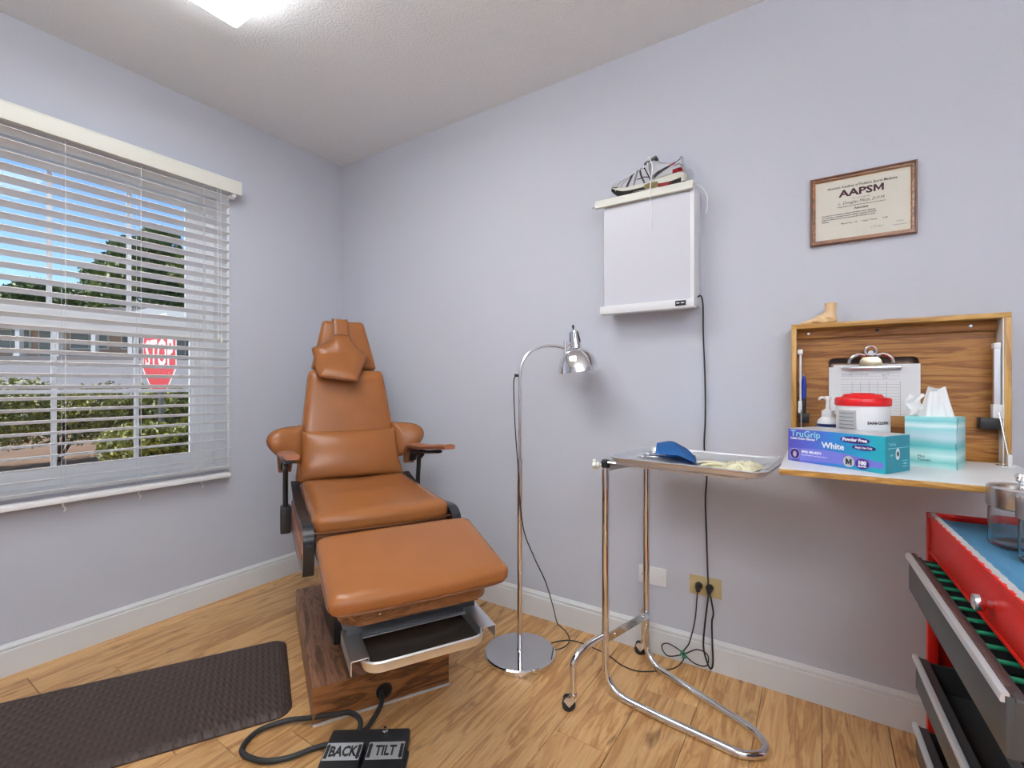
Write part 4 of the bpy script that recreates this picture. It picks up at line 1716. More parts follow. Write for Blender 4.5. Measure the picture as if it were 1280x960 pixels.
    band([(0.62, 0.06), (0.56, 0.5), (0.56, 1.1)], 0.0030, 'overlay', M['silver_overlay'])
    band([(0.60, 0.12), (0.72, 0.45), (0.84, 0.85), (0.95, 1.1)], 0.0065, 'collar_overlay', M['shoe_grey'])
    band([(0.64, 1.25), (0.73, 1.25), (0.84, 1.30)], 0.0022, 'collar_edge', M['shoe_dark'])
    band([(0.86, 0.22), (0.93, 0.22), (0.985, 0.25)], 0.0065, 'heel_patch', M['shoe_red'])
    band([(0.88, 0.62), (0.95, 0.60), (0.99, 0.45)], 0.0016, 'heel_stripe', M['shoe_dark'])
    band([(0.66, 0.08), (0.78, 0.14), (0.86, 0.12)], 0.0020, 'heel_line', M['shoe_mid'])
    # tongue and laces
    m = MB()
    m.cushion(0.55 * L0, 0, 0.143, 0.06, 0.038, 0.014, 0.006, n=5,
              M4=Matrix.Translation((0.55 * L0, 0, 0.143)) @ Matrix.Rotation(math.radians(-22), 4, 'Y') @ Matrix.Translation(
                  (-0.55 * L0, 0, -0.143)))
    m.build('tongue', M['shoe_grey'], rt)
    for t in (0.31, 0.36, 0.41, 0.46, 0.51, 0.55):
        m = MB()
        pts = [S(t + 0.01 * math.sin(a), a, 0.003) for a in (0.95, 1.2, PI / 2, 1.94, 2.2)]
        m.tube(catmull(pts, 3), 0.0026, 6)
        m.build('lace', M['lace'], rt)
    m = MB()
    a0 = S(0.53, 1.3, 0.004)
    lp = [a0, a0 + Vector((0.004, -0.02, 0.012)), Vector((0.195, -0.052, 0.10)), Vector((0.197, -0.082, 0.02)),
          Vector((0.196, -0.086, -0.06)), Vector((0.203, -0.082, -0.11)), Vector((0.201, -0.080, -0.185))]
    m.tube(catmull(lp, 6), 0.0020, 6)
    m.build('hanging_lace', M['lace'], rt)
    m = MB()
    lp = [S(0.56, 1.8, 0.004), Vector((0.26, 0.02, 0.06)), Vector((0.335, -0.01, 0.004)), Vector((0.372, -0.012, -0.008)),
          Vector((0.402, -0.008, -0.05)), Vector((0.404, -0.004, -0.10)), Vector((0.398, 0, -0.125))]
    m.tube(catmull(lp, 6), 0.0022, 6)
    m.build('hanging_lace', M['lace'], rt)
    m = MB()
    m.tube(catmull([S(0.93, PI / 2, 0), S(0.93, PI / 2, 0) + Vector((0.006, 0, 0.012)), S(0.985, PI / 2, 0.004)], 5), 0.0016, 6)
    m.build('heel_loop', M['shoe_grey'], rt)
    lettering('Asics', 0.011, M['shoe_red'], rt, o + Vector((0.262, -0.0385, 0.089)), (1, 0.05, 0.05), (0, 0.25, 1), 0.0006,
              bold=0.0003)
    return rt


shoe()

# ================================================================== CERTIFICATE
ct = thing('framed_certificate', 'wood-framed membership certificate hanging on the back wall', 'certificate',
           (0.122, YB, 1.703))
cx0, cx1, cz0, cz1 = -0.031, 0.276, 1.704, 1.952
def frame_piece(m, pr):
    """picture-frame moulding swept round a rectangle; pr = [(inset, proud)]"""
    cs = [(cx0, cz0, 1, 1), (cx1, cz0, -1, 1), (cx1, cz1, -1, -1), (cx0, cz1, 1, -1)]
    vs, fs = [], []
    n = len(pr)
    for (x, z, sx, sz) in cs:
        for ins, pd in pr:
            vs.append((x + sx * ins, YB - pd, z + sz * ins))
    for i in range(4):
        j = (i + 1) % 4
        for k_ in range(n):
            k2 = (k_ + 1) % n
            fs.append((i * n + k_, j * n + k_, j * n + k2, i * n + k2))
    m.raw(vs, fs)
m_ = MB()
frame_piece(m_, [(0, 0.001), (0, 0.016), (0.002, 0.018), (0.005, 0.018), (0.007, 0.014), (0.014, 0.014), (0.0155, 0.010),
                 (0.0155, 0.001)])
m_.build('frame', M['frame_wood'], ct, world=True, angle=20)
m_ = MB()
frame_piece(m_, [(0.0, 0.0155), (0.0, 0.0165), (0.0025, 0.0188), (0.0045, 0.0188), (0.0045, 0.0155)])
m_.build('outer_bead', M['vinyl_back'], ct, world=True, angle=20)
m_ = MB()
frame_piece(m_, [(0.0155, 0.004), (0.0155, 0.0085), (0.0172, 0.0085), (0.0172, 0.004)])
m_.build('gilt_slip', M['oak_edge'], ct, world=True, angle=20)
m_ = MB()
m_.box(cx0 + 0.014, cx1 - 0.014, YB - 0.006, YB - 0.002, cz0 + 0.014, cz1 - 0.014)
doc = m_.build('document', M['paper_cream'], ct, world=True, smooth=False)
cxm = (cx0 + cx1) / 2
yy = YB - 0.0063
def cert(t, s, z, x=cxm, al='CENTER', mat='ink', bold=0.0, sx=1.0, sh=0.0, nm='lettering'):
    lettering(t, s, M[mat], doc, (x, yy, z), (1, 0, 0), (0, 0, 1), 0.0001, al, bold, sx=sx, shear=sh, name=nm)
cert('American Academy of Podiatric Sports Medicine', 0.0128, 1.9035, sx=0.80, bold=0.0002, sh=0.2)
cert('AAPS', 0.034, 1.872, x=cxm - 0.0155, sx=1.25, bold=0.0012, mat='maroon_ink')
MB().prism(letter_M(cxm + 0.050, 1.872, 0.029, 0.0245, 0.0062), 'y', yy - 0.0002, yy).build(
    'lettering', M['maroon_ink'], doc, world=True, smooth=False)
cert('This is to certify that', 0.0062, 1.8585)
cert('L. Douglas Milch, D.P.M.', 0.0145, 1.843, sh=0.25, sx=0.95)
cert('having satisfied the requirements has been granted the status of', 0.0060, 1.8335, bold=0.0001, sx=0.9)
cert('Associate', 0.0105, 1.821, bold=0.0003, sh=0.2)
for i, t in enumerate(('According to the American Academy of Podiatric Sports Medicine',
                       'an organization committed to sports medicine authority to practice',
                       'skilled in medicine and to encourage according standards in sports',
                       'medicine.')):
    cert(t, 0.0064, 1.808 - i * 0.0075, x=cx0 + 0.036, al='LEFT', bold=0.0002, sx=0.92)
cert('Membership  118        August  Twenty        19 88', 0.0066, 1.772, bold=0.0001, x=cxm + 0.008)
cert('President', 0.0050, 1.754, x=cx1 - 0.045)
cert('Executive Director', 0.0050, 1.742, x=cx1 - 0.045)
cert('J. M. Hart', 0.0085, 1.745, x=cxm + 0.045, mat='grey_ink', sh=0.4)

# ================================================================== WALL DESK CABINET
DX0, DX1, DY, DZ0, DZ1 = -0.088, 0.480, 2.000, 0.950, 1.406
TW = 0.016
dk = thing('wall_desk', 'oak wall-mounted fold-down writing desk, open, on the back wall', 'desk',
           ((DX0 + DX1) / 2, YB, DZ0))
m_ = MB()
m_.box(DX0, DX1, DY, YB, DZ1 - TW, DZ1, bev=0.001)
m_.build('top_board', M['oak_edge'], dk, world=True)
m_ = MB()
m_.box(DX0, DX0 + TW, DY, YB, DZ0 - 0.018, DZ1 - TW - 0.0003, bev=0.001)
m_.build('side_board', M['oak_z'], dk, world=True)
m_ = MB()
m_.box(DX1 - TW, DX1, DY, YB, DZ0 - 0.018, DZ1 - TW - 0.0003, bev=0.001)
sb_ = m_.build('side_board', M['oak_z'], dk, world=True)
m_ = MB()
m_.box(DX1 - TW - 0.003, DX1 - TW, DY + 0.002, YB - 0.012, DZ0, DZ1 - TW)
m_.build('white_lining', M['white_plastic'], sb_, world=True, smooth=False)
m_ = MB()
m_.box(DX0 + TW, DX1 - TW, DY, YB, DZ0 - 0.018, DZ0 - 0.0005, bev=0.001)
m_.build('bottom_board', M['oak_edge'], dk, world=True)
m_ = MB()
m_.box(DX0 + TW, DX1 - TW - 0.003, YB - 0.004, YB - 0.0005, DZ0, DZ1 - TW)
m_.build('back_panel', M['red_dark'] if False else M['walnut'], dk, world=True, smooth=False)
# middle panel with a rounded notch
iy0, iy1 = 2.066, 2.074
m_ = MB()
nx0, nx1, nz = 0.025, 0.276, 1.283
m_.box(DX0 + TW, nx0, iy0, iy1, DZ0, DZ1 - TW)
m_.box(nx1, DX1 - TW - 0.003, iy0, iy1, DZ0, DZ1 - TW)
m_.box(nx0, nx1, iy0, iy1, nz, DZ1 - TW)
for sx_, xx_ in ((1, nx0), (-1, nx1)):
    m_.prism([(xx_, nz), (xx_ + sx_ * 0.014, nz), (xx_ + sx_ * 0.004, nz - 0.004), (xx_, nz - 0.014)], 'y', iy0, iy1)
bmesh.ops.remove_doubles(m_.bm, verts=m_.bm.verts, dist=1e-5)
m_.build('inner_panel', M['oak_x'], dk, world=True, smooth=False)
m_ = MB()
m_.box(DX0 + TW, DX1 - TW - 0.003, 2.040, 2.048, DZ0, 1.082, bev=0.001)
m_.build('pocket_board', M['oak_x'], dk, world=True)
m_ = MB()
m_.box(DX0 + TW, DX1 - TW - 0.003, 2.052, 2.066, DZ1 - TW - 0.032, DZ1 - TW, bev=0.001)
rl = m_.build('top_cleat', M['oak_x'], dk, world=True)
for x, mt in ((-0.035, 'steel'), (0.165, 'black_plastic'), (0.40, 'steel')):
    Mr = Matrix.Translation((x, 2.052, DZ1 - TW - 0.015)) @ Matrix.Rotation(PI / 2, 4, 'X')
    MB().lathe([(0, 0.002), (0.004, 0.0025), (0.0062, 0.001), (0.0062, 0)], M4=Mr, seg=14).build('screw', M[mt], rl,
                                                                                         world=True)
# the drop leaf
m_ = MB()
m_.box(DX0 - 0.010, DX1 + 0.006, 1.548, DY - 0.001, DZ0 - 0.002, DZ0, bev=0.0005, seg=1)
lf = m_.build('drop_leaf', M['white_plastic'], dk, world=True)
m_ = MB()
m_.box(DX0 - 0.010, DX1 + 0.006, 1.548, DY - 0.001, DZ0 - 0.018, DZ0 - 0.002, bev=0.0015)
m_.build('leaf_core', M['oak_edge'], lf, world=True)
tag(lf, 'white laminate drop leaf')
# stay tracks
for x, wdt, s in ((DX0 + TW + 0.012, 0.006, 1), (DX1 - TW - 0.013, 0.014, -1)):
    m_ = MB()
    m_.box(x - wdt / 2, x + wdt / 2, 2.010, 2.026, 1.07, 1.305)
    m_.build('stay_track', M['alum'], dk, world=True, smooth=False)
    m_ = MB()
    m_.box(x - 0.009, x + 0.007, 2.004, 2.030, 1.298, 1.315, bev=0.001)
    m_.build('track_cap', M['white_plastic'], dk, world=True)
    m_ = MB()
    m_.box(x - wdt / 2 - 0.004, x + wdt / 2 + 0.002, 2.000, 2.028, 1.085, 1.128, bev=0.001)
    m_.build('stay_bracket', M['white_plastic'], dk, world=True)
    m_ = MB()
    if s > 0:
        m_.box(x - 0.004, x + 0.026, 2.002, 2.040, 1.050, 1.083, bev=0.002)
    else:
        m_.box(x - 0.040, x + 0.008, 2.000, 2.038, 1.052, 1.086, bev=0.002)
        m_.tube([(x - 0.052, 2.0, 1.087), (x, 2.0, 1.085)], 0.0015, 6)
    m_.build('stop_block', M['black_plastic'], dk, world=True)
    m_ = MB()
    y_end = 1.945 if s < 0 else 1.985
    x_end = x + (0.004 if s > 0 else 0.010)
    m_.tube([(x + 0.002, 2.004, 1.108), (x_end, y_end, DZ0 + 0.022)], 0.0026, 8)
    m_.build('stay_rod', M['steel'], dk, world=True)
    m_ = MB()
    m_.box(x_end - 0.005, x_end + 0.005, y_end - 0.012, y_end + 0.012, DZ0 + 0.0005, DZ0 + 0.034, bev=0.002)
    m_.build('stay_foot', M['white_plastic'], dk, world=True)
    m_ = MB()
    m_.box(x_end - 0.026, x_end + 0.010, y_end - 0.022, y_end + 0.018, DZ0, DZ0 + 0.0022)
    m_.build('foot_plate', M['chrome_worn'], dk, world=True)

# clipboard standing in the pocket
cb = thing('clipboard', 'clipboard of white forms standing in the open wall desk', 'clipboard', (0.125, 2.055, 1.0))
m_ = MB()
m_.box(0.034, 0.262, 2.060, 2.063, 1.000, 1.262, bev=0.001)
m_.build('board', M['walnut'], cb, world=True)
for q in ((0.040, 0.279, 2.0565, 2.0575, 1.000, 1.258), (0.026, 0.235, 2.0580, 2.0590, 1.000, 1.250)):
    MB().box(*q).build('loose_paper', M['paper'], cb, world=True, smooth=False)
m_ = MB()
m_.box(0.058, 0.231, 2.0545, 2.0555, 1.010, 1.246)
frm = m_.build('form', M['paper'], cb, world=True, smooth=False)
m_ = MB()
for z in [1.228 - 0.011 * i for i in range(3)] + [1.188 - 0.010 * i for i in range(10)]:
    m_.box(0.062, 0.226, 2.0541, 2.0546, z, z + 0.0006)
for x in (0.094, 0.118, 0.142, 0.166, 0.19, 0.2265):
    m_.box(x, x + 0.0006, 2.0541, 2.0546, 1.015, 1.20)
m_.build('form_lines', M['grey_ink'], frm, world=True, smooth=False)
lettering('INSTRUMENT TIME RECORD', 0.0075, M['grey_ink'], frm, (0.064, 2.0542, 1.220), (1, 0, 0), (0, 0, 1), 0.0001, sx=.8)
lettering('Page 17', 0.007, M['grey_ink'], frm, (0.176, 2.0542, 1.220), (1, 0, 0), (0, 0, 1), 0.0001)
lettering('Test', 0.007, M['grey_ink'], frm, (0.180, 2.0542, 1.209), (1, 0, 0), (0, 0, 1), 0.0001)
m_ = MB()
m_.box(0.062, 0.230, 2.040, 2.054, 1.240, 1.252, bev=0.003)
clp = m_.build('clip_bar', M['chrome_worn'], cb, world=True)
cxx = 0.146
m_ = MB()
pr_ = [(cxx - 0.034, 1.252), (cxx - 0.030, 1.272), (cxx - 0.020, 1.284), (cxx + 0.020, 1.284), (cxx + 0.030, 1.272), (cxx + 0.034, 1.252)]
m_.prism(pr_, 'y', 2.040, 2.054, bev=0.002)
m_.build('clip_body', M['brass'], cb, world=True)
m_ = MB()
for s in (-1, 1):
    m_.tube(catmull([(cxx + s * 0.016, 2.046, 1.288), (cxx + s * 0.036, 2.044, 1.292), (cxx + s * 0.055, 2.044, 1.280),
                     (cxx + s * 0.062, 2.046, 1.262)], 5), 0.0062, 8)
m_.tube([(cxx + 0.016 * math.cos(a), 2.043, 1.304 + 0.016 * math.sin(a)) for a in
         [i * PI / 8 for i in range(16)]], 0.0042, 8, closed=True)
m_.cyl((cxx, 2.040, 1.298), (cxx, 2.052, 1.298), 0.008, seg=12)
m_.build('clip_lever', M['chrome_worn'], cb, world=True)

# pen
pn = thing('pen', 'blue ballpoint pen standing at the left end of the wall desk', 'pen', (-0.050, 2.035, 1.083))
m_ = MB()
m_.lathe([(0.0, 0.0), (0.006, 0.002), (0.0066, 0.05), (0.006, 0.055)], (-0.050, 2.030, 1.083), 12)
m_.build('grip', M['rubber'], pn, world=True)
m_ = MB()
m_.lathe([(0.006, 0.052), (0.0072, 0.065), (0.0072, 0.115), (0.004, 0.136)], (-0.050, 2.030, 1.083), 12)
m_.box(-0.0515, -0.0485, 2.019, 2.023, 1.15, 1.21)
m_.build('barrel', M['blue_pen'], pn, world=True)
m_ = MB()
m_.lathe([(0.0022, 0.134), (0.0022, 0.146), (0, 0.147)], (-0.050, 2.030, 1.083), 10)
m_.build('click_button', M['steel'], pn, world=True)

# anatomical foot model
ft = MB()
def seg_(p, q, r0, r1, n=10):
    P_ = [Vector(p).lerp(Vector(q), i / n) for i in range(n + 1)]
    ft.tube(P_, [r0 + (r1 - r0) * i / n for i in range(n + 1)], 14)
ft.tube(catmull([(0.021, 0, 0.080), (0.021, 0, 0.060), (0.020, 0, 0.040), (0.018, 0, 0.020)], 5),
        [0.0195 + 0.0015 * math.cos(i / 16 * PI * 2) for i in range(16)], 16)
ft.ball((0.024, 0, 0.016), (0.020, 0.018, 0.017))
ft.ball((0.008, 0, 0.028), (0.022, 0.018, 0.020))
ft.ball((-0.010, 0.0, 0.020), (0.028, 0.019, 0.017))
ft.ball((-0.032, 0.0, 0.013), (0.026, 0.022, 0.012))
ft.ball((-0.050, 0.0, 0.009), (0.018, 0.023, 0.009))
ft.ball((-0.005, 0.002, 0.010), (0.04, 0.018, 0.010))
for i, (y, r_, xx_) in enumerate(((-0.017, 0.0065, -0.070), (-0.0065, 0.0048, -0.071), (0.0025, 0.0045, -0.068),
                                  (0.0105, 0.0042, -0.064), (0.018, 0.004, -0.058))):
    seg_((-0.045, y * 0.9, 0.008), (xx_, y, r_), r_ * 1.05, r_ * 0.95, 4)
    ft.ball((xx_, y, r_), r_, 2)
me = remeshed(ft, 0.0016, M['foot_skin'], 8, 'foot_model')
fo = bpy.data.objects.new('foot_model', me)
COL.objects.link(fo)
fo.location = (0.012, 2.05, DZ1 + 0.0008)
fo.scale = (0.93, 0.93, 0.93)
tag(fo, 'small pale anatomical foot model standing on top of the wall desk', 'foot model')

# ------------------------------------------------------------------ glove box
gA = Vector((-0.085, 1.727, DZ0))
gB = Vector((0.145, 1.593, DZ0))
gx = (gB - gA).normalized()
gl = (gB - gA).length
gy = Vector((-gx.y, gx.x, 0))
ga = math.atan2(gx.y, gx.x)
gb = thing('glove_box', 'blue and purple box of white exam gloves on the desk leaf', 'box', gA, ga)
M['glove_print'] = gradient_print('glove_box_print', [(0.0, s2l(88, 74, 176)), (0.3, s2l(86, 100, 200)),
                                                      (0.55, s2l(48, 124, 200)), (0.8, s2l(34, 150, 190)),
                                                      (1.0, s2l(28, 160, 176))], 'X', 1 / gl, 0.0, 0.12)
M['glove_side'] = plain('teal_print', s2l(20, 132, 150), 0.4, var=0.06, vscale=20)
GH, GD = 0.100, 0.125
m_ = MB()
m_.box(0, gl, 0, GD, 0, GH, bev=0.0012)
gbx = m_.build('carton', M['glove_print'], gb)
m_ = MB()
m_.box(gl - 0.0005, gl + 0.0008, 0.002, GD - 0.001, 0.001, GH - 0.001)
m_.build('end_panel', M['glove_side'], gb, smooth=False)
m_ = MB()
m_.box(0.004, gl - 0.002, 0.001, GD, GH - 0.0005, GH + 0.0012)
m_.prism([(0.05 + 0.035 * math.cos(a) * 1.6 + 0.04, 0.06 + 0.022 * math.sin(a)) for a in [i * PI / 12 for i in range(24)]], 'z',
         GH + 0.001, GH + 0.002)
m_.build('top_flap', M['drawer_trim'], gb, smooth=False)
m_ = MB()   # lavender swoosh along the foot of the front
vs, fs = [], []
for i in range(21):
    t = i / 20
    z0 = 0.004 + 0.010 * t
    z1 = 0.040 - 0.012 * t + 0.010 * math.sin(t * PI)
    vs += [(0.004 + t * (gl - 0.008), -0.0006, z0), (0.004 + t * (gl - 0.008), -0.0006, z1)]
    if i: fs.append((2 * i - 2, 2 * i, 2 * i + 1, 2 * i - 1))
m_.raw(vs, fs)
m_.build('swoosh', plain('lavender_print', s2l(118, 120, 206), 0.45), gb)
def G(x, z): return gA + gx * x + Vector((0, 0, z)) - gy * 0.0009
def gtext(t, s, x, z, mat, **k): lettering(t, s, M[mat], gb, G(x, z), gx, (0, 0, 1), 0.0002, **k)
gtext('TruGrip', 0.027, 0.009, 0.078, 'cyan_print', bold=0.0003)
gtext('Latex Exam Gloves', 0.0095, 0.009, 0.069, 'white_print', bold=0.0003)
gtext('White', 0.024, 0.103, 0.052, 'white_print', bold=0.0006)
gtext('(800) 482-8274', 0.0095, 0.042, 0.030, 'white_print', bold=0.0004)
gtext('Latex Powder Free Exam Gloves', 0.0058, 0.042, 0.0215, 'white_print')
def disc(x, z, rx, rz, mat, off=0.0012, nm='badge'):
    m = MB()
    vs = [(x, -off, z)] + [(x + rx * math.cos(i * PI / 14), -off, z + rz * math.sin(i * PI / 14)) for i in range(28)]
    m.raw(vs, [(0, 1 + i, 1 + (i + 1) % 28) for i in range(28)])
    bmesh.ops.solidify(m.bm, geom=list(m.bm.faces), thickness=0.0003)
    return m.build(nm, mat, gb)
disc(0.192, 0.083, 0.038, 0.0095, M['purple'])
disc(0.215, 0.064, 0.030, 0.0075, M['purple'])
disc(0.177, 0.021, 0.0145, 0.0160, M['white_print'])
disc(0.211, 0.019, 0.0175, 0.0145, M['purple'])
disc(0.0225, 0.024, 0.0160, 0.0165, M['white_print'])
disc(0.0225, 0.024, 0.0145, 0.0150, M['purple'], 0.0015)
disc(0.0225, 0.023, 0.0060, 0.0090, M['white_print'], 0.0018)
def G2(x, z): return gA + gx * x + Vector((0, 0, z)) - gy * 0.0020
lettering('Powder Free', 0.0125, M['white_print'], gb, G2(0.192, 0.0795), gx, (0, 0, 1), 0.0002, 'CENTER', 0.0006, sx=0.95)
lettering('Single Use Only', 0.0075, M['white_print'], gb, G2(0.215, 0.0615), gx, (0, 0, 1), 0.0002, 'CENTER', 0.0002, sx=0.9)
MB().prism(letter_M(0.177, 0.0125, 0.0155, 0.0165, 0.0036), 'y', -0.0022, -0.0016).build('lettering', M['ink'], gb, smooth=False)
lettering('100', 0.014, M['white_print'], gb, G2(0.211, 0.0175), gx, (0, 0, 1), 0.0002, 'CENTER', 0.0008)
lettering('GLOVES', 0.0058, M['white_print'], gb, G2(0.211, 0.0105), gx, (0, 0, 1), 0.0002, 'CENTER', 0.0003)
# end panel marks
def E_(y, z): return gA + gx * (gl + 0.0012) + gy * y + Vector((0, 0, z))
m_ = MB()
for (rr, off, mt, nm) in ((0.0135, 0.0011, 'white_print', 'end_badge'),):
    vs = [(gl + off, 0.060, 0.050)] + [(gl + off, 0.060 + 0.011 * math.cos(i * PI / 12), 0.050 + 0.016 * math.sin(i * PI / 12))
                                       for i in range(24)]
    m_.raw(vs, [(0, 1 + i, 1 + (i + 1) % 24) for i in range(24)])
m_.build('end_badge', M['white_print'], gb)
MB().prism(letter_M(0.060, 0.0435, 0.0115, 0.0135, 0.0028), 'x', gl + 0.0012, gl + 0.0016).build('lettering', M['ink'], gb, smooth=False)
lettering('SIZE', 0.007, M['cyan_print'], gb, E_(0.030, 0.046), gy, (0, 0, 1), 0.0002, 'CENTER')
lettering('TruGrip', 0.011, M['cyan_print'], gb, E_(0.014, 0.074), gy, (0, 0, 1), 0.0002)
lettering('100', 0.008, M['cyan_print'], gb, E_(0.092, 0.020), gy, (0, 0, 1), 0.0002)
m_ = MB()
for z in (0.014, 0.022, 0.030):
    m_.box(gl + 0.0006, gl + 0.0014, 0.086, 0.112, z, z + 0.0015)
m_.box(gl + 0.0006, gl + 0.0014, 0.010, 0.115, 0.066, 0.0675)
m_.build('end_rules', M['cyan_print'], gb, smooth=False)

# ------------------------------------------------------------------ tissue box
tA = Vector((0.210, 1.814, DZ0))
tB = Vector((0.317, 1.775, DZ0))
tx = (tB - tA).normalized()
ta = math.atan2(tx.y, tx.x)
tb = thing('tissue_box', 'pale aqua cube tissue box with a tissue pulled up', 'tissue box', tA, ta)
aq = [(0.0, s2l(196, 232, 228)), (0.12, s2l(120, 200, 196)), (0.26, s2l(206, 236, 230)), (0.42, s2l(84, 186, 186)),
      (0.5, s2l(120, 190, 192)), (0.62, s2l(190, 214, 220)), (0.78, s2l(150, 210, 214)), (0.84, s2l(222, 240, 240)),
      (0.92, s2l(120, 200, 204)), (1.0, s2l(150, 214, 214))]
M['tissue_print'] = gradient_print('tissue_box_print', aq, 'Z', 1 / 0.145, -0.04, 0.10, 0.45)
TH, TL = 0.145, 0.114
m_ = MB()
m_.box(0, TL, 0, TL, 0, TH, bev=0.0012)
m_.build('carton', M['tissue_print'], tb)
m_ = MB()
for zz0, zz1, x0, x1 in ((0, TH * 0.45, 0.004, -0.003),):
    pass
m_.tube([(TL + 0.0006, 0.012, TH), (TL - 0.0012, -0.0006, TH * 0.45), (TL + 0.0004, 0.006, 0)], 0.0006, 5)
m_.build('glue_seam', M['navy'], tb)
def T_(x, z): return tA + tx * x + Vector((0, 0, z)) - Vector((-tx.y, tx.x, 0)) * 0.0006
lettering('Plus', 0.010, M['ink'], tb, T_(0.030, 0.028), tx, (0, 0, 1), 0.0002)
lettering('Tissues', 0.010, M['ink'], tb, T_(0.030, 0.018), tx, (0, 0, 1), 0.0002)
m_ = MB()
n1, n2 = 60, 16
vs, fs = [], []
rnd = random.Random(4)
for j in range(n2 + 1):
    t = j / n2
    for i in range(n1):
        a = 2 * PI * i / n1
        fold = 1 + 0.30 * math.sin(3 * a + 1.0) + 0.16 * math.sin(7 * a + 2 + 2 * t) + 0.07 * math.sin(13 * a)
        rx = (0.040 - 0.020 * t) * (1 + 0.25 * (fold - 1))
        ry = (0.018 - 0.006 * t) * fold
        z = TH + 0.000 + 0.080 * t * (1 + 0.10 * math.cos(2 * a + 0.5) * t)
        vs.append((0.057 + rx * math.cos(a) + 0.004 * t, 0.055 + ry * math.sin(a), z))
for j in range(n2):
    for i in range(n1):
        i2 = (i + 1) % n1
        fs.append((j * n1 + i, j * n1 + i2, (j + 1) * n1 + i2, (j + 1) * n1 + i))
fs.append([n2 * n1 + i for i in range(n1)])
m_.raw(vs, fs)
fl_v, fl_f = [], []     # a side flap of the tissue
for j in range(9):
    for i in range(7):
        u, v_ = i / 6, j / 8
        fl_v.append((0.030 - 0.034 * u + 0.006 * math.sin(v_ * 8), 0.048 - 0.006 * math.sin(u * 5 + v_ * 4),
                     TH + 0.018 + 0.045 * v_ - 0.018 * u * (1 - v_) + 0.004 * math.sin(u * 7)))
for j in range(8):
    for i in range(6):
        a = j * 7 + i
        fl_f.append((a, a + 1, a + 8, a + 7))
m_.raw(fl_v, fl_f)
m_.build('tissue', M['cotton'], tb, angle=60, recalc=False)

# ------------------------------------------------------------------ wipes tub
wc = Vector((0.112, 1.855, DZ0))
wt = thing('wipes_tub', 'white disinfectant wipes tub with red lid behind the glove box', 'tub', wc)
m_ = MB()
m_.lathe([(0, 0.0), (0.066, 0.0), (0.069, 0.004), (0.0695, 0.172), (0.068, 0.176)], tuple(wc), 48)
m_.build('tub_body', M['tub'], wt, world=True)
m_ = MB()
m_.lathe([(0.0, 0.172), (0.0715, 0.172), (0.0735, 0.176), (0.0735, 0.192), (0.070, 0.197), (0.055, 0.199), (0.048, 0.208), (0.0, 0.210)],
         tuple(wc), 48)
lid = m_.build('lid', M['red_lid'], wt, world=True)
m_ = MB()
m_.lathe([(0.020, 0.209), (0.022, 0.2115), (0.030, 0.2115), (0.032, 0.209)], tuple(wc), 24)
m_.build('lid_flap', M['red_lid'], lid, world=True)
toc = Vector((-wc.x, -wc.y, 0)).normalized()
def cyl_patch(c, r, a0, a1, z0, z1, n=10):
    m = MB()
    vs, fs = [], []
    for i in range(n + 1):
        a = a0 + (a1 - a0) * i / n
        for z in (z0, z1):
            vs.append((c.x + r * math.cos(a), c.y + r * math.sin(a), c.z + z))
        if i: fs.append((2 * i - 2, 2 * i, 2 * i + 1, 2 * i - 1))
    m.raw(vs, fs)
    bmesh.ops.solidify(m.bm, geom=list(m.bm.faces), thickness=0.0003)
    return m
ab = math.atan2(toc.y, toc.x)
cyl_patch(wc, 0.0702, ab - 1.05, ab - 0.22, 0.07, 0.158).build('paper_label', M['paper'], wt, world=True)
m_ = MB()
for i in range(7):
    z = 0.148 - i * 0.0115
    vs, fs = [], []
    for k_ in range(9):
        a = ab - 0.98 + 0.66 * k_ / 8
        for dz in (0, 0.0016):
            vs.append((wc.x + 0.0707 * math.cos(a), wc.y + 0.0707 * math.sin(a), wc.z + z + dz))
        if k_: fs.append((2 * k_ - 2, 2 * k_, 2 * k_ + 1, 2 * k_ - 1))
    m_.raw(vs, fs)
m_.build('label_lines', M['grey_ink'], wt, world=True)
cyl_patch(wc, 0.0702, ab + 0.30, ab + 1.0, 0.03, 0.10).build('side_label', M['paper'], wt, world=True)


def wrap_text(txt, size, mat, parent, c, r, a, z, bold=0.0):
    """lettering bent round an upright cylinder"""
    for i_, dummy in enumerate((0,)):
        o = lettering(txt, size, mat, parent, (0, 0, 0), (1, 0, 0), (0, 1, 0), 0.0002, 'CENTER', bold, world=False)
        rt_ = root_of(parent)
        for v in o.data.vertices:
            th = a + v.co.x / r
            rr = r + v.co.z
            v.co = Vector((c.x + rr * math.cos(th), c.y + rr * math.sin(th), c.z + z + v.co.y)) - rt_.location


wrap_text('SANI-CLOTH', 0.011, M['ink'], wt, wc, 0.0706, ab + 0.62, 0.118, 0.0004)
wrap_text('AF3', 0.012, M['ink'], wt, wc, 0.0706, ab + 0.50, 0.080, 0.0005)

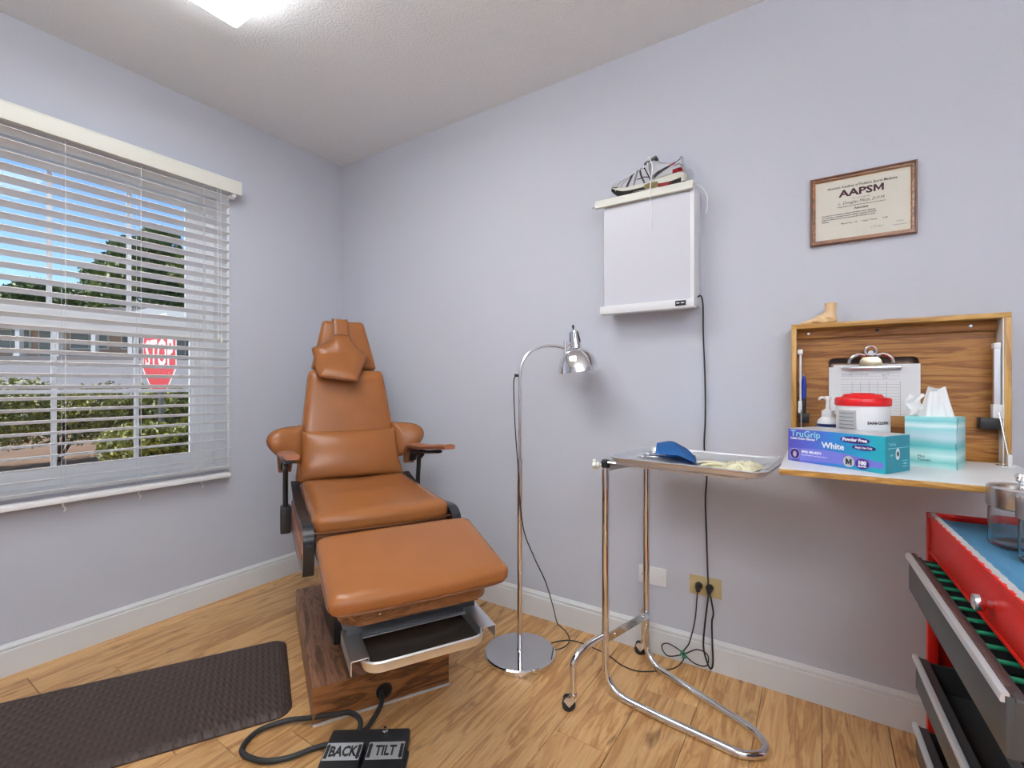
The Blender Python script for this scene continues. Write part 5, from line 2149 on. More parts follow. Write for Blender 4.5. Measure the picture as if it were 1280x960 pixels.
# ------------------------------------------------------------------ pump bottle
pc = Vector((0.022, 1.915, DZ0))
pb = thing('pump_bottle', 'small white pump bottle with navy band beside the wipes tub', 'bottle', pc)
m_ = MB()
m_.lathe([(0, 0.0), (0.030, 0.0), (0.032, 0.003), (0.032, 0.105), (0.029, 0.118), (0.020, 0.128), (0.016, 0.132), (0, 0.132)], tuple(pc), 32)
m_.build('bottle_body', M['white_plastic'], pb, world=True)
m_ = MB()
m_.lathe([(0.0322, 0.097), (0.0328, 0.098), (0.0328, 0.106), (0.0320, 0.107)], tuple(pc), 32, cap=False)
m_.build('band', M['navy'], pb, world=True)
m_ = MB()
m_.lathe([(0, 0.130), (0.0185, 0.130), (0.0185, 0.150), (0.012, 0.153), (0.007, 0.158), (0.006, 0.188), (0, 0.188)], tuple(pc), 24)
m_.build('pump_collar', M['white_plastic'], pb, world=True)
m_ = MB()
m_.lathe([(0, 0.186), (0.010, 0.186), (0.010, 0.196), (0.006, 0.199), (0, 0.199)], tuple(pc), 20)
m_.tube([tuple(pc + Vector((0, 0, 0.193))), tuple(pc + Vector((-0.020, -0.012, 0.194))), tuple(pc + Vector((-0.026, -0.016, 0.188)))], 0.0042, 8)
m_.build('pump_head', M['white_plastic'], pb, world=True)

# ================================================================== INSTRUMENT STAND
PL = Vector((-0.691, 1.718, 0))
PR = Vector((-0.618, 1.991, 0))
mt = thing('instrument_stand', 'chrome wheeled instrument stand with U-shaped foot and flat tray', 'stand',
           ((PL + PR) / 2))
rT = 0.0135
zf = 0.0145
tipA, tipB = Vector((-0.205, 1.652, zf)), Vector((-0.190, 1.795, zf))
path = [PL + Vector((0, 0, 0.885)), PL + Vector((0, 0, 0.40)), PL + Vector((0, 0, zf)), Vector((-0.48, 1.685, zf)), tipA,
        Vector((-0.150, 1.690, zf)), Vector((-0.148, 1.745, zf)), tipB, Vector((-0.44, 1.91, zf)), PR + Vector((0, 0, zf)),
        PR + Vector((0, 0, 0.40)), PR + Vector((0, 0, 0.885))]
m_ = MB()
m_.tube(fillet(path, [0.02, 0.115, 0.01, 0.030, 0.030, 0.030, 0.030, 0.01, 0.115, 0.02], 9), rT, 18)
m_.build('tube_frame', M['chrome'], mt, world=True, angle=60)
m_ = MB()
d = (PR - PL).normalized()
nn = Vector((d.y, -d.x, 0))
def bar_between(z, h, th, off, e0=0.01, e1=0.01):
    a, b = PL + d * (-e0) + nn * off, PR + d * e1 + nn * off
    vs = []
    for p in (a, b):
        for (o1, zz_) in ((0, z), (th, z), (th, z + h), (0, z + h)):
            q = p + nn * o1
            vs.append((q.x, q.y, zz_))
    return vs, [(0, 1, 2, 3), (4, 7, 6, 5), (0, 4, 5, 1), (1, 5, 6, 2), (2, 6, 7, 3), (3, 7, 4, 0)]
v_, f_ = bar_between(0.205, 0.032, 0.006, 0.010, 0.0, 0.0)
m_.raw(v_, f_)
m_.build('lower_crossbar', M['chrome_worn'], mt, world=True, smooth=False)
m_ = MB()
for t in (0.15, 0.85):
    q = PL.lerp(PR, t) + nn * 0.017 + Vector((0, 0, 0.221))
    m_.cyl(tuple(q - nn * 0.002), tuple(q + nn * 0.002), 0.006, seg=12)
m_.build('rivet', M['steel'], mt, world=True)
m_ = MB()
v_, f_ = bar_between(0.855, 0.026, 0.005, 0.0, -0.005, -0.005)
m_.raw(v_, f_)
m_.build('upper_crossbar', M['steel'], mt, world=True, smooth=False)
m_ = MB()
for p in (PL, PR):
    m_.lathe([(0.0150, 0.870), (0.0165, 0.873), (0.0165, 0.893), (0.012, 0.899), (0, 0.9)], tuple(p), 18)
m_.build('post_collar', M['black_plastic'], mt, world=True)
kn = PL + Vector((0, 0, 0.878))
kdr = -nn * 0.25 - d * 0.3
kdr = Vector((-0.9, -0.30, 0)).normalized()
Mk = Matrix.Translation(kn) @ kdr.to_track_quat('Z', 'Y').to_matrix().to_4x4()
m_ = MB()
m_.lathe([(0, 0.012), (0.006, 0.012), (0.006, 0.022), (0.013, 0.024), (0.013, 0.034), (0.009, 0.040)], M4=Mk, seg=18)
m_.build('knob_stem', M['cream'], mt, world=True)
m_ = MB()
vs = []
pts = []
for i in range(40):
    a = i / 40 * 2 * PI
    rr = 0.021 + 0.003 * math.cos(5 * a)
    pts.append((rr * math.cos(a), rr * math.sin(a)))
m_.prism(pts, 'z', 0.036, 0.048, M4=Mk)
m_.build('clamp_knob', M['cream'], mt, world=True, angle=30)
# outriggers with casters
def caster(w, stem_top, yaw, idx):
    """w: wheel contact point"""
    r_w = 0.0245
    c = MB()
    dirn = Vector((math.cos(yaw), math.sin(yaw), 0))
    ax = Vector((-dirn.y, dirn.x, 0))
    wc_ = Vector((w[0], w[1], r_w))
    c.tube([tuple(wc_ - ax * 0.009), tuple(wc_ - ax * 0.007), tuple(wc_ + ax * 0.007), tuple(wc_ + ax * 0.009)],
           [r_w - 0.004, r_w, r_w, r_w - 0.004], 24)
    wh = c.build('caster_wheel', M['rubber'], mt, world=True)
    h = MB()
    off = dirn * 0.016
    piv = Vector((w[0], w[1], 0)) + off
    for s in (-1, 1):
        pr2 = [wc_ + ax * s * 0.0115 + Vector((0, 0, -0.006)), wc_ + ax * s * 0.0115 - dirn * 0.020 + Vector((0, 0, 0.018)),
               wc_ + ax * s * 0.0115 - dirn * 0.012 + Vector((0, 0, 0.030)), piv + ax * s * 0.0115 + Vector((0, 0, r_w + 0.030)),
               piv + ax * s * 0.0115 + dirn * 0.008 + Vector((0, 0, r_w + 0.018))]
        vs = [tuple(p) for p in pr2] + [tuple(p + ax * s * 0.0015) for p in pr2]
        h.raw(vs, [(0, 1, 2, 3, 4), (9, 8, 7, 6, 5)] + [(i, 5 + i, 5 + (i + 1) % 5, (i + 1) % 5) for i in range(5)])
    h.box(-0.013, 0.013, -0.013, 0.013, 0, 0.003, M4=Matrix.Translation((piv.x, piv.y, r_w + 0.027)))
    h.cyl((piv.x, piv.y, r_w + 0.028), (piv.x, piv.y, r_w + 0.040), 0.015)
    h.cyl(tuple(wc_ - ax * 0.014), tuple(wc_ + ax * 0.014), 0.004, seg=10)
    h.build('caster_fork', M['chrome_worn'], mt, world=True)
    return piv
pv = caster((-0.768, 1.556), 0, math.radians(35), 0)
m_ = MB()
m_.tube(fillet([PL + Vector((-0.005, -0.004, 0.222)), PL.lerp(pv, 0.55) + Vector((0, 0, 0.216)), pv + Vector((0, 0, 0.19)), pv + Vector((0, 0, 0.055))],
               [0.05, 0.06], 9), 0.0125, 16)
m_.build('caster_leg', M['chrome'], mt, world=True, angle=60)
pv = caster((-0.664, 2.052), 0, math.radians(20), 1)
m_ = MB()
m_.tube(fillet([PR + Vector((0.0, 0.005, 0.232)), PR + Vector((-0.012, 0.045, 0.235)), pv + Vector((0, 0, 0.20)), pv + Vector((0, 0, 0.055))],
               [0.02, 0.04], 7), 0.0125, 16)
m_.build('caster_leg', M['chrome'], mt, world=True, angle=60)
# tray rim frame
TA = math.radians(-6)
TO = Vector((-0.655, 1.640, 0))
tray = thing('instrument_tray', 'stainless steel tray resting on top of the wheeled stand', 'tray', (TO.x, TO.y, 0.900), TA)
TLn, TWd = 0.520, 0.372
m_ = MB()
pan(m_, ((0, TLn, 0, TWd, 0.045),
         [(0.030, -0.0005), (0.022, 0.0), (0.010, 0.005), (0.003, 0.019), (-0.004, 0.0225), (-0.004, 0.0245), (0.004, 0.0250), (0.008, 0.021),
          (0.014, 0.008), (0.024, 0.003), (0.032, 0.0025)]))
m_.build('tray_pan', M['tray_steel'], tray, recalc=False)
# holder bars beneath the tray
m_ = MB()
for y in (0.05, 0.285):
    a = Matrix.Translation((TO.x, TO.y, 0.893)) @ Matrix.Rotation(TA, 4, 'Z')
    m_.tube([a @ Vector((-0.02, y, 0)), a @ Vector((0.46, y, 0))], 0.0055, 10)
m_.tube([PL + Vector((0, 0, 0.893)), PR + Vector((0, 0, 0.893))], 0.0055, 10)
m_.build('tray_holder', M['chrome'], mt, world=True)


def wavy_sheet(x0, x1, y0, y1, z, amp, freq, seed, nx=40, ny=24, th=0.0008, lift=None):
    vs, fs = [], []
    for j in range(ny + 1):
        for i in range(nx + 1):
            x, y = x0 + (x1 - x0) * i / nx, y0 + (y1 - y0) * j / ny
            h = noise.noise(Vector((x * freq, y * freq, seed))) * amp + noise.noise(
                Vector((x * freq * 2.7, y * freq * 2.7, seed + 5))) * amp * 0.5
            zz_ = z + abs(h)
            if lift: zz_ += lift(i / nx, j / ny)
            jx = 0.004 * noise.noise(Vector((y * 60, seed, x * 9)))
            vs.append((x + jx, y, zz_))
    for j in range(ny):
        for i in range(nx):
            a = j * (nx + 1) + i
            fs.append((a, a + 1, a + nx + 2, a + nx + 1))
    m = MB().raw(vs, fs)
    bmesh.ops.solidify(m.bm, geom=list(m.bm.faces), thickness=-th)
    return m


TMx = Matrix.Translation((TO.x, TO.y, 0.900)) @ Matrix.Rotation(TA, 4, 'Z')
def on_tray(m, name, mat, label, cat, ang=60):
    me = m.mesh(name, mat, angle=ang)
    o = bpy.data.objects.new(name, me)
    COL.objects.link(o)
    o.location = (TO.x, TO.y, 0.900)
    o.rotation_euler = (0, 0, TA)
    return tag(o, label, cat)
m_ = wavy_sheet(0.055, 0.502, 0.040, 0.352, 0.0050, 0.003, 30, 1.0,
                lift=lambda u, v: 0.016 * max(0, v - 0.86) / 0.14 + 0.013 * max(0, u - 0.94) / 0.06)
on_tray(m_, 'paper_liner', M['gauze'], 'crumpled white paper liner covering the steel tray', 'paper')
# latex gloves
m_ = MB()
rg = random.Random(3)
for k_ in range(3):
    cx_, cy_ = 0.375 + 0.03 * k_, 0.13 + 0.025 * rg.random()
    vs, fs = [], []
    for j in range(15):
        for i in range(21):
            u, v = i / 20, j / 14
            a = 0.7 * k_
            x = (u - 0.5) * 0.115
            y = (v - 0.5) * 0.085
            X_, Y_ = x * math.cos(a) - y * math.sin(a) + cx_, x * math.sin(a) + y * math.cos(a) + cy_
            h = 0.011 + 0.006 * k_ + 0.011 * noise.noise(Vector((x * 45, y * 45, k_ * 3.1))) + 0.005 * noise.noise(
                Vector((x * 120, y * 120, k_)))
            edge = min(u, 1 - u, v, 1 - v)
            h = 0.0065 + 0.002 * k_ + (h - 0.004) * min(1, edge * 6)
            vs.append((X_, Y_, max(0.0062, h)))
    for j in range(14):
        for i in range(20):
            a_ = j * 21 + i
            fs.append((a_, a_ + 1, a_ + 22, a_ + 21))
    m_.raw(vs, fs)
for k_ in range(7):    # limp glove fingers
    a = rg.uniform(0, 2 * PI)
    x, y = 0.39 + 0.065 * math.cos(a), 0.14 + 0.050 * math.sin(a)
    x2, y2 = x + 0.05 * math.cos(a + rg.uniform(-.8, .8)), y + 0.03 * math.sin(a)
    x2 = min(0.475, x2); y2 = max(0.06, min(0.3, y2))
    m_.tube(catmull([(0.39, 0.14, 0.014), (x, y, 0.020), (x2, y2, 0.012)], 5), 0.008, 8, flat=(0.6, 1.1))
bmesh.ops.solidify(m_.bm, geom=[f for f in m_.bm.faces if len(f.edges) == 4][:1], thickness=0.0)
on_tray(m_, 'latex_gloves', M['latex'], 'crumpled pale cream latex gloves at the right of the tray', 'gloves')


# nail nippers
def nipper(ox, oy, ang, k, z0):
    rt = thing('nail_nippers', '', 'nippers', TMx @ Vector((ox, oy, z0)), TA + ang, 'nail nippers on the tray')
    for s in (-1, 1):
        m = MB()
        pts = catmull([(0.0, 0.002 * s, 0.006), (0.018, 0.010 * s, 0.006), (0.055, 0.016 * s, 0.006), (0.095, 0.013 * s, 0.006),
                       (0.115, 0.008 * s, 0.005)], 5)
        m.tube(pts, [0.0048 - 0.0012 * i / len(pts) for i in range(len(pts))], 8)
        m.build('handle', M['steel'], rt)
        m = MB()
        m.tube(catmull([(0.0, 0.002 * s, 0.006), (-0.012, 0.008 * s, 0.006), (-0.026, 0.003 * s, 0.007)], 4),
               [0.0052, 0.0052, 0.005, 0.005, 0.0045, 0.004, 0.0035, 0.003, 0.0018], 8)
        m.build('jaw', M['steel'], rt)
    m = MB()
    m.cyl((0, 0, 0.001), (0, 0, 0.0115), 0.006, seg=14)
    m.build('pivot', M['chrome_worn'], rt)
    m = MB()
    m.tube(catmull([(0.02, -0.008, 0.006), (0.045, -0.001, 0.010), (0.07, 0.013, 0.006)], 5), 0.0016, 6)
    m.build('spring', M['steel'], rt)
    return rt
tag(nipper(0.085, 0.150, 0.5, 0, 0.010), 'steel nail nippers lying nearest the front edge of the tray')
tag(nipper(0.080, 0.205, 0.15, 1, 0.012), 'steel nail nippers half under the blue wrap, middle one of three')
tag(nipper(0.078, 0.265, -0.1, 2, 0.010), 'steel nail nippers rearmost on the tray, partly under the blue wrap')
# blue wrap arching over the instruments
vs, fs = [], []
nx_, ny_ = 24, 16
for j in range(ny_ + 1):
    for i in range(nx_ + 1):
        u, v = i / nx_, j / ny_
        x = 0.075 + 0.140 * u + 0.075 * (1 - v)
        y = 0.085 + 0.215 * v + 0.020 * math.sin(u * 2)
        z = 0.012 + 0.062 * (math.sin(PI * min(1, 0.10 + 0.9 * v)) ** 0.7) * (math.sin(PI * (0.30 + 0.70 * u)) ** 0.8 if u < 1 else 0) \
            + 0.0015 * math.sin(u * 14 + v * 5)
        vs.append((x, y, max(0.009, z)))
for j in range(ny_):
    for i in range(nx_):
        a = j * (nx_ + 1) + i
        fs.append((a, a + 1, a + nx_ + 2, a + nx_ + 1))
m_ = MB().raw(vs, fs)
bmesh.ops.solidify(m_.bm, geom=list(m_.bm.faces), thickness=-0.0016)
on_tray(m_, 'blue_wrap', M['blue_cloth'], 'folded blue sterilisation wrap arched over the nippers', 'wrap')

# ================================================================== RED TOOL CART
ca = math.radians(2.5)
U_ = Vector((math.sin(ca), -math.cos(ca), 0))       # along the front, towards the camera
V_ = Vector((math.cos(ca), math.sin(ca), 0))        # into the cart
P0 = Vector((0.238, 1.672, 0))
CT = 0.843
CL, CD = 0.72, 0.46
crt = thing('tool_cart', 'red steel tool cart with open drawers at the right edge', 'tool cart', P0, math.atan2(V_.y, V_.x))
# local frame: x = V (into cart), y = -U -> so the camera side is -y
def cbox(x0, x1, u0, u1, z0, z1, bev=0.0, m=None):
    m = m or MB()
    return m.box(x0, x1, -u1, -u0, z0, z1, bev=bev)
for u in (0, CL - 0.022):
    cbox(0, 0.022, u, u + 0.022, 0.075, CT, 0.002).build('corner_post', M['red_enamel'], crt)
for u in (0, CL - 0.003):
    cbox(0.022, CD, u, u + 0.003, 0.10, CT, 0).build('side_panel', M['red_enamel'], crt, smooth=False)
m_ = MB()
cbox(CD - 0.003, CD, 0.0, CL, 0.10, CT, 0, m_)
m_.build('rear_panel', M['red_enamel'], crt, smooth=False)
m_ = MB()
cbox(0.0, CD, 0.0, CL, 0.085, 0.11, 0.002, m_)
m_.build('bottom_shelf', M['red_enamel'], crt)
m_ = MB()
cbox(0.004, 0.012, 0.024, CL - 0.024, 0.748, CT, 0.002, m_)
cbox(0.002, 0.024, 0.024, CL - 0.024, 0.742, 0.750, 0.002, m_)
fr_ = m_.build('front_panel', M['red_enamel'], crt)
m_ = MB()   # raised lip round the top
cbox(0.0, 0.010, 0.0, CL, CT - 0.006, CT + 0.004, 0.001, m_)
cbox(0.0, CD, 0.0, 0.010, CT - 0.006, CT + 0.004, 0.001, m_)
cbox(0.0, CD, CL - 0.010, CL, CT - 0.006, CT + 0.004, 0.001, m_)
cbox(CD - 0.010, CD, 0.0, CL, CT - 0.006, CT + 0.004, 0.001, m_)
m_.build('top_lip', M['red_enamel'], crt)
m_ = MB()
cbox(0.008, CD - 0.008, 0.008, CL - 0.008, CT - 0.020, CT - 0.014, 0, m_)
m_.build('top_tray', M['red_dark'], crt, smooth=False)
# lock knob
ku = 0.479
Mk = Matrix.Translation((0.004, -ku, 0.790)) @ Matrix.Rotation(-PI / 2, 4, 'Y')
m_ = MB()
m_.lathe([(0.009, 0), (0.010, 0.004), (0.010, 0.010), (0.014, 0.014), (0.0155, 0.020), (0.014, 0.027), (0.008, 0.030), (0, 0.0305)], M4=Mk, seg=28)
kb = m_.build('knob', M['chrome'], crt)
# drawers: (rail z, how far open, front height, name)
def drawer(zt, op, h, trim=True, u0=0.026, fill=None):
    m = MB()
    cbox(-op, -op + 0.010, u0, CL - 0.026, zt - h, zt - 0.004, 0.001, m)
    dr = m.build('drawer', M['drawer_grey'], crt)
    m = MB()
    cbox(-op + 0.010, 0.40 - op, u0 + 0.003, CL - 0.03, zt - h, zt - h + 0.003, 0, m)
    cbox(-op + 0.010, 0.40 - op, u0 + 0.002, u0 + 0.005, zt - h, zt - 0.012, 0, m)
    cbox(-op + 0.010, 0.40 - op, CL - 0.031, CL - 0.028, zt - h, zt - 0.012, 0, m)
    cbox(-op + 0.010, -op + 0.026, u0, CL - 0.026, zt - 0.012, zt - 0.006, 0.002, m)
    m.build('drawer_box', M['drawer_grey'], dr, smooth=False)
    if trim:
        m = MB()
        prf = [(-op - 0.006, zt - 0.014), (-op - 0.007, zt - 0.010), (-op - 0.005, zt - 0.002), (-op - 0.001, zt), (-op + 0.004, zt),
               (-op + 0.004, zt - 0.004), (-op - 0.001, zt - 0.004), (-op - 0.001, zt - 0.014)]
        m.prism(prf, 'y', -(CL - 0.026), -(u0 - 0.006), bev=0)
        m.build('handle_rail', M['drawer_trim'], dr, angle=30)
    return dr
d1 = drawer(0.736, 0.040, 0.095)
d2 = drawer(0.628, 0.010, 0.034, trim=False)
m_ = MB()
m_.prism([(-0.020, 0.600), (-0.014, 0.604), (-0.012, 0.622), (-0.018, 0.628), (-0.010, 0.630), (-0.004, 0.630), (-0.004, 0.596)], 'y', -(CL - 0.03), -0.022)
m_.build('dark_pull', M['drawer_grey'], d2, angle=30)
m_ = MB()
m_.box(-0.014, -0.004, -(CL - 0.03), -0.030, 0.588, 0.594)
m_.build('lower_trim', M['drawer_trim'], d2, smooth=False)
d3 = drawer(0.468, 0.026, 0.085)
d4 = drawer(0.285, 0.026, 0.085)
# magazine-like dark sheets standing just inside the open top drawer
m_ = MB()
cbox(-0.036, -0.026, 0.028, CL - 0.05, 0.66, 0.7385, 0.001, m_)
m_.build('folder', plain('brown_mottled_cover', s2l(84, 66, 62), 0.35, var=0.5, vscale=45), d1)
# black crate with green clips in the open gap
m_ = MB()
cbox(-0.024, 0.34, 0.03, CL - 0.05, 0.700, 0.704, 0, m_)
m_.build('drawer_liner', M['black_plastic'], d1, smooth=False)
for i in range(11):
    m_ = MB()
    u = 0.06 + 0.055 * i
    cbox(-0.020, 0.030, u, u + 0.012, 0.722, 0.727, 0.0015, m_)
    o = m_.build('green_divider', M['green_plastic'], d1)
m_ = MB()
for u in (0.05, CL - 0.05):
    for x in (0.05, CD - 0.05):
        m_.tube([(x - 0.012, -u, 0.036), (x + 0.012, -u, 0.036)], 0.036, 20)
        m_.box(x - 0.018, x + 0.018, -u - 0.02, -u + 0.02, 0.072, 0.085)
m_.build('caster', M['rubber'], crt)

# blue pad on the cart top
pdm = Matrix.Translation(P0) @ Matrix.Rotation(math.atan2(V_.y, V_.x), 4, 'Z')
m_ = MB()
vs, fs = [], []
nu = 90
rg = random.Random(11)
m_ = wavy_sheet(0.012, CD - 0.012, -(CL - 0.012), -0.014, CT - 0.0135, 0.0016, 16, 8.0, nx=26, ny=60, th=0.0012)
for v in m_.bm.verts:
    if v.co.x < 0.02:
        v.co.z += 0.0165 + 0.002 * math.sin(v.co.y * 190) + 0.0015 * math.sin(v.co.y * 77)
        v.co.x = 0.010 + 0.0018 * math.sin(v.co.y * 150)
    elif v.co.x < 0.035:
        v.co.z += 0.004
    if v.co.y > -0.03: v.co.z += 0.003
me = m_.mesh('blue_pad', M['blue_pad'], angle=60)
bo = bpy.data.objects.new('underpad', me)
COL.objects.link(bo)
bo.location = P0
bo.rotation_euler = (0, 0, math.atan2(V_.y, V_.x))
tag(bo, 'light blue disposable pad lining the top of the red cart', 'pad')
vs, fs = [], []
for i in range(161):
    y = -0.014 - (CL - 0.03) * i / 160
    j1 = 0.0018 * math.sin(y * 173) + 0.0012 * math.sin(y * 411 + 1)
    vs += [(0.0035 + j1, y, CT + 0.0045), (0.0145 + j1 * 0.4, y, CT + 0.0062)]
    if i: fs.append((2 * i - 2, 2 * i, 2 * i + 1, 2 * i - 1))
m_ = MB().raw(vs, fs)
bmesh.ops.solidify(m_.bm, geom=list(m_.bm.faces), thickness=0.0006)
m_.build('paper_edge', M['paper'], bo)

def jar(u, x, h, r, label, cotton):
    c = pdm @ Vector((x, -u, CT - 0.0105))
    rt = thing('glass_jar', label, 'jar', c, 0, None)
    m = MB()
    m.lathe([(0.0, 0.0), (r - 0.004, 0.0), (r, 0.004), (r, h * 0.94), (r - 0.003, h), (r - 0.006, h), (r - 0.0035, h * 0.93), (r - 0.0035, 0.007),
             (r - 0.008, 0.005), (0.0, 0.005)], tuple(c), 48)
    m.build('jar_body', M['glass'], rt, world=True)
    m = MB()
    m.lathe([(r - 0.0075, h - 0.004), (r - 0.0065, h - 0.002), (r + 0.003, h + 0.001), (r + 0.0035, h + 0.003), (r + 0.0035, h + 0.042), (r + 0.001, h + 0.045), (r - 0.012, h + 0.043),
             (r - 0.02, h + 0.045), (0.014, h + 0.048), (0.0, h + 0.048)], tuple(c), 48)
    ld = m.build('lid', M['steel'], rt, world=True)
    m = MB()
    m.lathe([(0.007, h + 0.047), (0.006, h + 0.054), (0.012, h + 0.059), (0.0135, h + 0.068), (0.010, h + 0.074), (0, h + 0.076)], tuple(c), 24)
    m.build('lid_knob', M['chrome'], ld, world=True)
    if cotton:
        rr = random.Random(5)
        k = 0
        for layer in range(3):
            for q in range(7 if layer < 2 else 5):
                a = q * 2 * PI / 7 + layer * 0.45 + 0.3
                rad = 0.031 if q else 0.0
                px, py = c.x + rad * math.cos(a), c.y + rad * math.sin(a)
                m = MB()
                m.ball((px, py, c.z + 0.0195 + layer * 0.0255), 0.0135, 2)
                for v in m.bm.verts:
                    dd = noise.noise(v.co * 180) * 0.0012
                    v.co += (v.co - Vector((px, py, c.z + 0.0195 + layer * 0.0255))).normalized() * dd
                o = single('cotton_ball', m, M['cotton'], 'white cotton ball in the %s layer inside the nearer glass jar' % ('bottom', 'middle', 'top')[layer],
                           'cotton ball',
                           (px, py, c.z + 0.0195 + layer * 0.0255), group='cotton balls in the %s layer of the nearer jar' % ('bottom', 'middle', 'top')[layer])
    return rt


jar(0.198, 0.1255, 0.086, 0.055, 'empty round glass jar with steel lid, farther one on the red cart', False)
jar(0.316, 0.140, 0.086, 0.055, 'glass jar of cotton balls with steel lid, nearer one on the cart', True)

# ================================================================== OUTDOORS
def ground_z(s):
    if s < 7.2: return 0.28
    if s < 20: return 0.28 + (s - 7.2) * (2.3 - 0.28) / 12.8
    return 2.3 + (s - 20) * 0.02


def W2(lat, s, z): return F * s + R * lat + Vector((0, 0, z))


def terrain(lat0, lat1, s0, s1, dz, name, mat, nx=24, ny=60, nz_=0.0):
    vs, fs = [], []
    for j in range(ny + 1):
        for i in range(nx + 1):
            la, s = lat0 + (lat1 - lat0) * i / nx, s0 + (s1 - s0) * j / ny
            p = W2(la, s, ground_z(s) + dz)
            p.z += nz_ * noise.noise(Vector((la * 0.6, s * 0.6, 0)))
            vs.append(p)
    for j in range(ny):
        for i in range(nx):
            a = j * (nx + 1) + i
            fs.append((a, a + 1, a + nx + 2, a + nx + 1))
    return struct(name, MB().raw(vs, fs), mat, angle=80)


# ground outside, clipped behind the house wall
vs, fs = [], []
nx, ny = 40, 60
for j in range(ny + 1):
    for i in range(nx + 1):
        x = XA - WT - 0.02 - 75 * (i / nx) ** 1.6
        y = -30 + 100 * j / ny
        s = Vector((x, y, 0)).dot(F)
        vs.append((x, y, ground_z(s) + 0.03 * noise.noise(Vector((x * .7, y * .7, 2)))))
for j in range(ny):
    for i in range(nx):
        a = j * (nx + 1) + i
        fs.append((a, a + nx + 1, a + nx + 2, a + 1))
struct('ground', MB().raw(vs, fs), M['soil'], angle=80)
terrain(-45, -6.5, 9.6, 18.6, 0.05, 'road', M['asphalt'])


def leaves(m, c, rad, n, size, rnd, shell=0.45):
    vs, fs = [], []
    for i in range(n):
        while True:
            p = Vector((rnd.uniform(-1, 1), rnd.uniform(-1, 1), rnd.uniform(-1, 1)))
            if shell < p.length < 1: break
        q = Vector((c[0] + p.x * rad[0], c[1] + p.y * rad[1], c[2] + p.z * rad[2]))
        a = Vector((rnd.gauss(0, 1), rnd.gauss(0, 1), rnd.gauss(0, 1))).normalized()
        b = a.orthogonal().normalized()
        s = size * rnd.uniform(0.6, 1.3)
        k = len(vs)
        vs += [q - a * s, q + b * s * 0.45, q + a * s, q - b * s * 0.45]
        fs.append((k, k + 1, k + 2, k + 3))
    m.raw(vs, fs)


def tree(lat, s, h, crown_r, label, mat, seed, trunk=0.18, n=9000, base=None, low=0.25):
    rnd = random.Random(seed)
    g = ground_z(s)
    b = W2(lat, s, g)
    t = thing('tree', label, 'tree', b, 0, 'trees beyond the road')
    m = MB()
    m.tube([b, b + Vector((0.05, 0.03, h * 0.35)), b + Vector((0.0, 0.1, h * 0.7))], [trunk, trunk * 0.8, trunk * 0.4], 10)
    for k in range(5):
        a = rnd.uniform(0, 2 * PI)
        z0 = h * rnd.uniform(0.3, 0.55)
        m.tube([b + Vector((0, 0, z0)), b + Vector((math.cos(a) * crown_r * 0.4, math.sin(a) * crown_r * 0.4, z0 + h * 0.22))],
               [trunk * 0.4, trunk * 0.15], 7)
    m.build('trunk', M['bark'], t, world=True)
    m = MB()
    for k in range(13):
        a = rnd.uniform(0, 2 * PI)
        rr = crown_r * rnd.uniform(0.0, 0.62)
        zc = h * rnd.uniform(low + 0.05, 0.86)
        r = crown_r * rnd.uniform(0.32, 0.5)
        leaves(m, b + Vector((math.cos(a) * rr, math.sin(a) * rr, zc)), (r, r, r * 0.75), n // 13, 0.20, rnd, 0.1)
    m.build('foliage', mat, t, world=True, smooth=False, recalc=False)
    return t


tree(-22.8, 31, 9.4, 3.5, 'broad green tree behind the columned house, tallest in the window view', M['leaf_tree'], 1)
tree(-28.8, 33, 9.2, 3.2, 'dark green tree left of the tallest one behind the house', M['leaf_tree'], 2)
tree(-45.5, 44, 8.6, 3.2, 'distant small tree at the far left of the window view', M['leaf_tree'], 3, n=2600)
tree(-17.0, 28, 7.8, 2.7, 'yellow-green tree behind the right end of the columned house', M['leaf_tree2'], 4)
tree(-22.4, 26.9, 5.9, 2.0, 'low yellow-green tree close behind the middle of the house', M['leaf_tree2'], 5)
tree(-17.6, 34.5, 10.0, 3.4, 'tall green tree seen at the right side of the window', M['leaf_tree'], 6)
tree(-27.6, 27.2, 4.9, 1.9, 'low dark tree close behind the left end of the house', M['leaf_tree'], 7)


def shrub(x, y, rx, ry, h, label, seed, mat=None, n=5200, size=0.03, g=None):
    rnd = random.Random(seed)
    g0 = ground_z(Vector((x, y, 0)).dot(F)) if g is None else g
    c = Vector((x, y, g0))
    t = thing('shrub', label, 'shrub', c, 0, 'hedge shrubs outside the window')
    m = MB()
    for k in range(6):
        a = rnd.uniform(0, 2 * PI)
        m.tube([c, c + Vector((math.cos(a) * rx * 0.5, math.sin(a) * ry * 0.5, h * 0.7))], [0.014, 0.005], 6)
    m.build('stems', M['bark'], t, world=True)
    m = MB()
    for k in range(8):
        a = rnd.uniform(0, 2 * PI)
        q = c + Vector((math.cos(a) * rx * 0.45, math.sin(a) * ry * 0.5, h * rnd.uniform(0.45, 0.72)))
        leaves(m, q, (rx * 0.6, ry * 0.6, h * 0.33), n // 8, size, rnd, 0.35)
    m.build('foliage', mat or M['leaf_hedge'], t, world=True, smooth=False, recalc=False)
    return t


